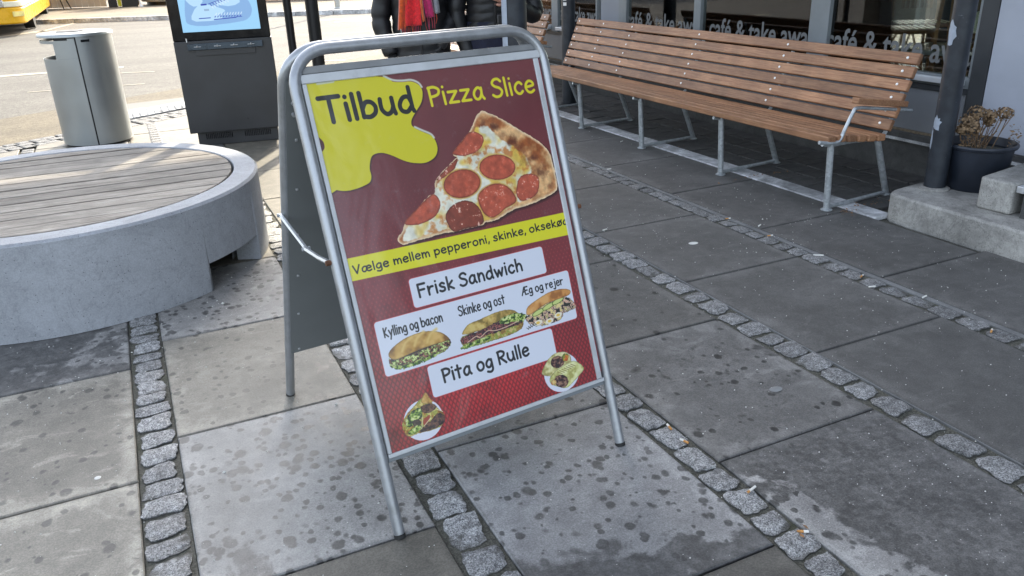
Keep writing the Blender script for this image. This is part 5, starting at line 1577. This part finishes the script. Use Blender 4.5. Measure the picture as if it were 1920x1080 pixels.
# ================================================================ PEOPLE
def skinmesh(name, chain, mat, parent, sub=2):
    """chain: list of (point, radius, parent index)"""
    o0 = worldloc(parent)
    me = bpy.data.meshes.new(name)
    me.from_pydata([tuple(Vector(p) - o0) for p, r, q in chain], [(q, i) for i, (p, r, q) in enumerate(chain) if q >= 0], [])
    o = bpy.data.objects.new(name, me); C.objects.link(o); o.parent = parent
    md = o.modifiers.new('skin', 'SKIN'); md.use_smooth_shade = True
    sv = me.skin_vertices[0].data
    for i, (p, r, q) in enumerate(chain):
        sv[i].radius = r if isinstance(r, tuple) else (r, r); sv[i].use_root = (i == 0)
    s = o.modifiers.new('sub', 'SUBSURF'); s.levels = sub; s.render_levels = sub
    me.materials.append(mat)
    return o
def person(loc, R_, F_, label, arms, trousers, jacket, hem=.80, bulk=1.0, collar=1.50):
    """R_ = sideways axis (towards picture right), F_ = the way the person faces"""
    L = lambda s, d, z: Vector(loc) + R_ * s + F_ * d + Zv * z
    t = thing('person', label, 'person', loc)
    ch = [(L(0, 0, .95), (.15, .11), -1), (L(0, .01, 1.12), (.13, .10), 0), (L(0, .0, 1.32), (.16, .11), 1), (L(0, -.01, 1.44), (.10, .08), 2), (L(0, .01, 1.52), .052, 3),
          (L(0, .03, 1.60), (.075, .085), 4), (L(0, .03, 1.70), (.078, .095), 5), (L(0, .01, 1.76), (.05, .06), 6)]
    for k, (sh, el, wr) in enumerate(arms):
        b = len(ch)
        ch += [(L(*sh), .055, 2), (L(*el), .042, b), (L(*wr), .028, b + 1)]
    for sx in (-1, 1):
        b = len(ch)
        ch += [(L(sx * .09, 0, .86), (.085, .09), 0), (L(sx * .10, .02, .50), .055, b), (L(sx * .11, -.01, .10), .038, b + 1), (L(sx * .12, .10, .04), .032, b + 2)]
    body = skinmesh('body', ch, M['skin'], t)
    # face
    f = MB(); f.tube([L(0, .115, 1.68), L(0, .135, 1.645), L(0, .115, 1.635)], .011, 8); build(f, 'nose', M['skin'], body)
    for sx in (-1, 1):
        e = MB(); e.lathe([(0, -.010), (.012, 0), (0, .010)], tuple(L(sx * .032, .108, 1.678)), 10); build(e, 'eye', M['black'], body)
        e = MB(); e.tube([L(sx * .078, .02, 1.69), L(sx * .088, .01, 1.67), L(sx * .078, .02, 1.645)], .009, 6); build(e, 'ear', M['skin'], body)
    hr = MB(); c = L(0, .0, 1.70)
    hr.lathe([(.02, .105), (.06, .09), (.088, .05), (.094, 0), (.088, -.06), (.080, -.10)], tuple(c), 20, atan2(F_.y, F_.x) + .85, atan2(F_.y, F_.x) + 2 * pi - .85)
    build(hr, 'hair', M['hair'], t)
    # trousers and shoes
    for sx in (-1, 1):
        leg = MB().tube([L(sx * .08, 0, .92), L(sx * .095, .01, .70), L(sx * .10, .02, .50), L(sx * .11, -.01, .10), L(sx * .11, -.01, .06)], .09, 14, rfun=lambda u: .105 - .045 * u)
        build(leg, 'trouser_leg', trousers, t)
        sh_ = MB(); sh_.tube([L(sx * .115, -.05, .04), L(sx * .118, .03, .05), L(sx * .12, .12, .038), L(sx * .12, .18, .03)], .05, 12, rfun=lambda u: (.040, .046, .040, .022)[min(3, int(u * 3.99))]); build(sh_, 'shoe', M['leather'], t)
    # quilted jacket: torso
    nz = 60; ns = 44
    vs = []; fs = []
    rj = random.Random(len(label))
    for i in range(nz + 1):
        u = i / nz; z = hem + (collar - hem) * u
        w = .215 - .02 * sin(u * pi * .9) if u < .8 else .215 - (u - .8) / .2 * .12
        d = .150 if u < .75 else .150 - (u - .75) * .22
        q = abs(sin(u * pi * 8.5)) ** .55
        for k in range(ns):
            a = 2 * pi * k / ns
            wob = 1 + .012 * sin(5 * a + 3.1 * i) + .035 * (q - .6) + .012 * sin(9 * a + i * .9)
            rr = bulk * wob
            vs.append(L(w * rr * cos(a), d * rr * sin(a), z))
    for i in range(nz):
        for k in range(ns):
            fs.append((i * ns + k, i * ns + (k + 1) % ns, (i + 1) * ns + (k + 1) % ns, (i + 1) * ns + k))
    jm = MB().add(vs, fs); jk = build(jm, 'jacket', jacket, t, smooth=180)
    build(MB().tube([L(.0, .155 * bulk, hem + .02), L(.0, .158 * bulk, 1.1), L(0, .150 * bulk, 1.36)], .006, 6), 'zip', M['matt_black'], jk)
    for (sh, el, wr) in arms:
        pts = crom([L(sh[0] * .75, sh[1], sh[2] + .03), L(*sh), L(*el), L(*wr)], 14)
        nP = len(pts)
        rings = lambda u: (.088 - .034 * u) * (1 + .13 * (abs(sin(u * pi * 9)) ** .6 - .6)) * bulk
        build(MB().tube(pts, .07, 20, rfun=rings), 'sleeve', jacket, jk, smooth=180)
    return t, body, L
def hand(wr, dirv, side, mat, parent, curl=.5):
    dirv = dirv.normalized(); side = (side - dirv * side.dot(dirv)).normalized(); nrm = dirv.cross(side)
    m = MB()
    m.tube([wr, wr + dirv * .03, wr + dirv * .075, wr + dirv * .095], .03, 12, rfun=lambda u: (.026, .036, .040, .030)[min(3, int(u * 3.99))])
    for i in range(4):
        b = wr + dirv * .085 + side * (-.028 + .019 * i); ln = (.062, .072, .068, .052)[i]
        d1 = (dirv + nrm * curl * .4).normalized(); d2 = (dirv + nrm * curl * 1.4).normalized(); d3 = (dirv + nrm * curl * 3).normalized()
        m.tube([b, b + d1 * ln * .45, b + d1 * ln * .45 + d2 * ln * .32, b + d1 * ln * .45 + d2 * ln * .32 + d3 * ln * .25], .0092, 8, rfun=lambda u: .0098 - .0025 * u)
    b = wr + dirv * .03 - side * .032; d1 = (dirv - side * .8 + nrm * .3).normalized(); d2 = (dirv - side * .1 + nrm * .5).normalized()
    m.tube([b, b + d1 * .035, b + d1 * .035 + d2 * .03], .011, 8, rfun=lambda u: .0125 - .003 * u)
    return build(m, 'hand', mat, parent, smooth=80)

F1 = Vector((-.33, -.944, 0)); R1v = Vector((.944, -.33, 0))
pA, bA, LA = person((1.95, 5.67, 0), R1v, F1, 'person in black puffer jacket with red, orange and pink fringed scarf', [((-.19, 0, 1.38), (-.272, .00, 1.10), (-.215, .05, .86)), ((.19, .0, 1.38), (.235, -.03, 1.14), (.17, .10, .98))], M['denim'], M['puffer'], hem=.70, bulk=1.0)
hand(LA(-.215, .05, .865), Vector((F1 * .15 - Zv)), F1, M['glove'], bA)
hand(LA(.17, .10, .985), (-R1v * .5 - Zv), F1, M['glove'], bA)
# scarf: two hanging panels of coloured bands with a fringe
scarf = thing('scarf', 'orange, red and magenta woven scarf with long fringe on the puffer jacket', 'scarf', tuple(LA(0, .2, 1.0)))
bands = [((.62, .085, .015), .045), ((.64, .015, .02), .095), ((.55, .12, .03), .010), ((.48, .02, .12), .052), ((.24, .24, .26), .026)]
x = -.122
sc_i = 0
def scarf_band(x0, x1, zt, zb, col, fold):
    nU, nV = 6, 14; vs = []; fs = []
    for j in range(nV + 1):
        v = j / nV
        for i in range(nU + 1):
            u = i / nU; s_ = x0 + (x1 - x0) * u
            d = .175 + .014 * sin(u * 7 + fold) + .012 * sin(v * 5 + fold * 2) + (.01 * v)
            vs.append(LA(s_ + .01 * sin(v * 4 + fold) + .02 * v * (s_ / .12), d, zt + (zb - zt) * v + .004 * sin(u * 9)))
    for j in range(nV):
        for i in range(nU): a = j * (nU + 1) + i; fs.append((a, a + 1, a + nU + 2, a + nU + 1))
    me = MB().add(vs, fs)
    o = build(me, 'woven_band', mat_fabric('scarf_wool_%d' % fold, col, .9, .3, 60, .4), scarf, smooth=180)
    md = o.modifiers.new('solid', 'SOLIDIFY'); md.thickness = .008
    return o
fringe_cols = [(.55, .55, .50), (.30, .03, .02), (.35, .03, .05), (.45, .05, .02), (.30, .02, .06), (.20, .45, .42)]
fmats = [mat_fabric('fringe_wool_%d' % i, c, .9, .2, 60, .3) for i, c in enumerate(fringe_cols)]
for bi, (col, w) in enumerate(bands):
    zb = (1.035, 1.06, 1.085, 1.11, 1.135)[bi]
    scarf_band(x, x + w, 1.48, zb, col, bi)
    k = int(w / .011)
    for q in range(k):
        s_ = x + (q + .5) * w / k + .018 * (x / .12)
        mi = 0 if (bi == 0 and q < 1) else (5 if (bi == 4 and q > 1) else rp.choice((1, 2, 3, 4)))
        l = rp.uniform(.06, .10)
        build(MB().tube([LA(s_, .19, zb + .01), LA(s_ + rp.uniform(-.006, .006), .195, zb - l * .5), LA(s_ + rp.uniform(-.012, .012), .19, zb - l)], .0026, 5), 'tassel', fmats[mi], scarf)
    x += w
x = -.10
for q, col in enumerate(((.60, .10, .015), (.62, .03, .02))):
    a = MB().tube(crom([LA(-.12 + q * .02, .10, 1.50), LA(0, .17, 1.47 + q * .02), LA(.12, .10, 1.50), LA(.10, -.08, 1.52), LA(-.10, -.08, 1.52), LA(-.12 + q * .02, .10, 1.50)], 6), .035, 10)
    build(a, 'neck_wrap', mat_fabric('neck_wool_%d' % q, col, .9, .3, 60), scarf)
pB, bB, LB = person((2.44, 5.50, 0), R1v, F1, 'person in black jacket and navy skirt holding a small bag, behind the thick pole', [((-.20, 0, 1.38), (-.262, .02, 1.12), (-.185, .06, .84)), ((.20, 0, 1.38), (.285, .04, 1.10), (.10, .20, 1.20))], M['denim'], M['puffer'], hem=1.0, bulk=.96)
s = MB()
nz, ns = 14, 36
vs = []; fs = []
for i in range(nz + 1):
    z = .45 + (1.06 - .45) * i / nz
    for k in range(ns):
        a = 2 * pi * k / ns; w = .20 + .06 * (1 - i / nz)
        vs.append(LB(w * cos(a) * (1 + .02 * sin(8 * a + i * .3)), .72 * w * sin(a) * (1 + .03 * sin(7 * a)), z))
for i in range(nz):
    for k in range(ns): fs.append((i * ns + k, i * ns + (k + 1) % ns, (i + 1) * ns + (k + 1) % ns, (i + 1) * ns + k))
build(s.add(vs, fs), 'skirt', M['navy'], pB, smooth=180)
hand(LB(-.185, .06, .845), (F1 * .15 - Zv), F1, M['glove'], bB)
hand(LB(.10, .20, 1.20), (-R1v * .9 + Zv * .35), Zv, M['skin'], bB, .9)
hbg = thing('handbag', 'small black leather handbag with silver clasp carried by the person in navy', 'bag', tuple(LB(.06, .17, 1.0)))
m = MB().obox(LB(.07, .185, 1.055), R1v * .065, F1 * .022, Zv * .06); build(m, 'body', M['leather'], hbg, bevel=.012)
build(MB().tube(crom([LB(.0, .185, 1.11), LB(.01, .19, 1.20), LB(.05, .21, 1.235), LB(.10, .19, 1.19), LB(.13, .185, 1.11)], 5), .005, 8), 'strap', M['leather'], hbg)
build(MB().obox(LB(.045, .210, 1.07), R1v * .004, F1 * .003, Zv * .022), 'clasp', M['bolt'], hbg)
for q in range(5):
    build(MB().tube([LB(.085 + q * .006, .19, 1.40), LB(.083 + q * .007, .205, 1.22), LB(.078 + q * .006, .205, 1.13 + .01 * (q % 2))], .0035, 5), 'fringe', fmats[0], pB)

# ================================================================ ACROSS THE ROAD
bus = thing('bus', 'yellow city bus with cream stripe at the far kerb', 'bus', (-3.3, 28, 0))
bx0, bx1, by0, by1 = -4.62, -2.02, 24.6, 36.0
def rrect(x0, x1, y0, y1, r, n=6):
    out = []
    for cx, cy, a in ((x1 - r, y1 - r, 0), (x0 + r, y1 - r, 90), (x0 + r, y0 + r, 180), (x1 - r, y0 + r, 270)):
        out += [(cx + r * cos(radians(a + 90 * i / n)), cy + r * sin(radians(a + 90 * i / n))) for i in range(n + 1)]
    return out
build(MB().prism(rrect(bx0, bx1, by0, by1, .35), .34, 3.0), 'body', M['bus'], bus, smooth=30)
build(MB().prism(rrect(bx0 - .02, bx1 + .02, by0 - .04, by1, .37), .26, .66), 'bumper', M['bus'], bus, smooth=30, bevel=.04)
build(MB().prism(rrect(bx0 - .03, bx1 + .03, by0 - .05, by1, .38), .665, .80), 'cream_stripe', M['buswhite'], bus, smooth=30, bevel=.02)
build(MB().prism(rrect(bx0 - .01, bx1 + .01, by0 - .02, by1 - .5, .36), 1.45, 2.6), 'windscreen', M['black'], bus, smooth=30)
for hx in (-2.60, -4.05):
    h = MB().obox((hx, by0 - .045, .735), (.20, .0, .02), (0, .03, 0), (0, 0, .085)); build(h, 'headlight', M['lampglass'], bus, bevel=.02)
build(MB().obox((-2.13, by0 + .05, .50), (.11, .11, 0), (.012, -.012, 0), (0, 0, .06)), 'number_plate', M['plate'], bus)
build(MB().obox((-3.3, by0 - .06, .45), (.26, 0, 0), (0, .01, 0), (0, 0, .06)), 'number_plate', M['plate'], bus)
build(MB().obox((-2.45, by0 - .012, 1.1), (.008, 0, 0), (0, .012, 0), (0, 0, .30)), 'panel_gap', M['black'], bus)
for wy in (27.3, 33.5):
    for wx in (bx0 + .12, bx1 - .12):
        w = MB(); 
        w.tube([(wx - .13, wy, .47), (wx + .13, wy, .47)], .47, 24); build(w, 'wheel', M['rubber'], bus)
fa, fb = Vector((-3.1, 37.8, .1)), Vector((-.12, 36.25, .1))
fn = thing('board_fence', 'white vertical board fence behind the black seat across the road', 'fence', tuple((fa + fb) / 2))
d = (fb - fa); nb = 14
for i in range(nb):
    c = fa + d * (i + .5) / nb + Zv * .62
    build(MB().obox(c, d / nb * .47, Vector((-d.y, d.x, 0)).normalized() * .02, Zv * .60), 'board', M['whiteboard'] if i > 4 else plain('weathered_fence_board', (.33, .28, .23), .8, 0, .15, 3), fn, smooth=0)
for zz in (.25, 1.0): build(MB().obox(fa + d / 2 + Zv * zz + Vector((.05, .10, 0)), d * .495, Vector((-d.y, d.x, 0)).normalized() * .02, Zv * .04), 'rail', M['whiteboard'], fn)
sb = thing('black_seat', 'long black seat standing in front of the white board fence', 'seat', (-1.6, 36.2, 0.1))
n_ = Vector((-d.y, d.x, 0)).normalized()
sa = fa + d * .03 - n_ * .9; se = fa + d * .80 - n_ * .9
build(MB().obox((sa + se) / 2 + Zv * .44, (se - sa) / 2, n_ * .22, Zv * .03), 'seat_board', M['matt_black'], sb)
build(MB().obox((sa + se) / 2 + Zv * .72 + n_ * .22, (se - sa) / 2, n_ * .02, Zv * .14), 'backrest', M['matt_black'], sb)
for f_ in (.12, .42, .80):
    q = sa.lerp(se, f_)
    build(MB().tube([q - n_ * .18 + Zv * .44, q - n_ * .24 + Vector((.12, 0, 0))], .022, 6), 'leg', M['matt_black'], sb)
    build(MB().tube([q + n_ * .18 + Zv * .44, q + n_ * .24 + Vector((.12, 0, 0))], .022, 6), 'leg', M['matt_black'], sb)
tm = thing('ticket_machine', 'black ticket cabinet with yellow strip right of the board fence', 'ticket machine', (.5, 35.6, .1))
build(MB().box(-.06, .25, 35.5, 36.0, .1, 1.9), 'side_panel', M['matt_black'], tm)
build(MB().box(.40, 1.02, 35.3, 35.9, .1, 1.9), 'cabinet', M['matt_black'], tm)
build(MB().box(.262, .39, 35.55, 35.58, .12, 1.6), 'yellow_strip', M['yellow'], tm)
lp = thing('sign_post', 'slim white post with flared foot left of the round planter', 'post', (1.02, 34.9, .1))
build(MB().lathe([(0, 0), (.10, 0), (.08, .04), (.03, .10), (.028, 2.6), (0, 2.6)], (1.02, 34.9, .1), 12), 'shaft', M['white'], lp)
pln = thing('round_planter', 'large white round planter with dark recessed foot across the road', 'planter', (2.3, 36.1, .1))
build(MB().lathe([(0, .0), (1.0, .0), (1.0, .12)], (2.3, 36.1, .1), 40), 'foot', M['matt_black'], pln)
build(MB().lathe([(1.0, .12), (1.15, .13), (1.22, .20), (1.25, .70), (1.15, .72), (1.12, .6), (0, .6)], (2.3, 36.1, .1), 40), 'bowl', M['planter'], pln)
lm = thing('lamp_post', 'pale grey steel lamp post at the far kerb', 'lamp post', (6.25, 25.75, .1))
build(MB().lathe([(0, 0), (.13, 0), (.12, .02), (.085, .05), (.075, 4.0), (0, 4.0)], (6.25, 25.75, .1), 16), 'shaft', plain('post_grey', (.45, .47, .46), .5, .3, .06), lm)
lw = thing('brick_wall', 'low red brick wall across the road behind the black posts', 'wall', (7.5, 33, .1))
wa, wb = Vector((4.9, 34.0, .1)), Vector((9.6, 31.6, .1)); d = wb - wa; n_ = Vector((-d.y, d.x, 0)).normalized()
build(MB().obox((wa + wb) / 2 + Zv * .42, d / 2, n_ * .15, Zv * .40), 'core', M['brick'], lw, smooth=0)
build(MB().obox((wa + wb) / 2 + Zv * .86, d / 2 * 1.01, n_ * .18, Zv * .04), 'coping', M['planter'], lw)

# ================================================================ LITTER ON THE PAVING
def butt(x, y, a, filt, label, L_=.032):
    t = thing('cigarette_butt', label, 'cigarette butt', (x, y, .0))
    d = Vector((cos(a), sin(a), 0)); c = Vector((x, y, .0048))
    if filt == 2:
        build(MB().tube([c - d * L_ / 2, c + d * L_ / 2], .0038, 8), 'paper', M['cigpaper'], t)
        return
    s_ = .55 if filt else .2
    q = c - d * L_ / 2 + d * L_ * s_
    build(MB().tube([c - d * L_ / 2, q], .0038, 8), 'filter', M['cigfilter'], t)
    build(MB().tube([q + d * .0002, c + d * L_ / 2], .0039, 8), 'paper', M['cigpaper'], t)
butt(1.423, 1.807, 1.9, 1, 'orange cigarette butt on the sett row nearest the right foot of the board')
butt(1.43, 1.90, 1.4, 1, 'second orange cigarette butt just above the one beside the board foot')
butt(1.443, 1.505, .3, 0, 'pale cigarette end lying across the setts in the lower right', .04)
butt(1.441, 1.294, -.5, 1, 'orange cigarette butt on the slab edge at the lower right', .03)
butt(3.021, 2.559, .4, 1, 'tan cigarette butt on the rightmost sett row above a white one')
butt(2.958, 2.441, -.3, 2, 'white cigarette end just below the tan butt on the right')
butt(3.064, 2.243, .2, 2, 'short white cigarette end on the pale edge of the rightmost sett row')
butt(3.003, 1.872, .5, 1, 'orange cigarette butt near the right edge of the picture')
butt(3.085, 4.969, -.2, 2, 'white cigarette end on the sett row left of the bench legs')
butt(3.059, 3.594, -.1, 1, 'yellowish cigarette butt on the sett row below the second bench leg')
butt(3.127, 3.400, .5, 2, 'pale cigarette end beside the slab joint in front of the bench')
butt(3.057, 3.234, -.2, 1, 'yellow cigarette butt between the setts and the slab below the bench')
butt(3.053, 2.873, -.6, 2, 'long white cigarette end on the setts below the bench corner', .05)
butt(2.330, 3.791, .2, 2, 'white cigarette end on the slab joint right of the board')
butt(3.66, 5.7, .4, 2, 'white cigarette end on the pale strip under the bench')
gum = thing('flattened_gum', 'pale flattened chewing gum spot on the dark slab', 'chewing gum', (2.628, 3.356, 0))
build(MB().lathe([(0, .0022), (.020, .002), (.026, .0005)], (2.628, 3.356, 0), 14, sx=1.1, sy=.8), 'blob', M['grit'], gum)
gum = thing('flattened_gum', 'round white chewing gum spot on the left slab beside the setts', 'chewing gum', (-.327, 2.518, 0))
build(MB().lathe([(0, .0022), (.008, .002), (.0105, .0005)], (-.327, 2.518, 0), 12), 'blob', M['grit'], gum)
gum = thing('flattened_gum', 'faint grey chewing gum oval on the slab right of the board', 'chewing gum', (1.92, 1.93, 0))
build(MB().lathe([(0, .0018), (.018, .0016), (.024, .0003)], (1.92, 1.93, 0), 14, sx=1.1, sy=.75), 'blob', plain('old_gum', (.24, .25, .25), .7), gum)
lf = MB(); rl = random.Random(8)
for (cx, cy, sx, sy, k) in ((3.85, 4.25, .22, .03, 46), (3.72, 3.33, .05, .04, 26), (3.95, 3.40, .14, .03, 24), (1.452, 1.30, .03, .03, 6), (3.95, 5.3, .2, .04, 12)):
    for q in range(k):
        c = Vector((cx + rl.gauss(0, sx * .6), cy + rl.gauss(0, sy * .6), .006)); a = rl.uniform(0, pi); e = rl.uniform(.004, .014)
        t1 = Vector((cos(a), sin(a), rl.uniform(-.2, .3))) * e; t2 = Vector((-sin(a), cos(a), rl.uniform(-.1, .4))) * e * .5
        lf.add([c - t1, c - t2, c + t1, c + t2], [(0, 1, 2), (0, 2, 3)])
tag(build(lf, 'leaf_litter', M['leaf'], smooth=0), 'dead leaves and scraps caught along the bench feet', 'leaf litter', kind='stuff')
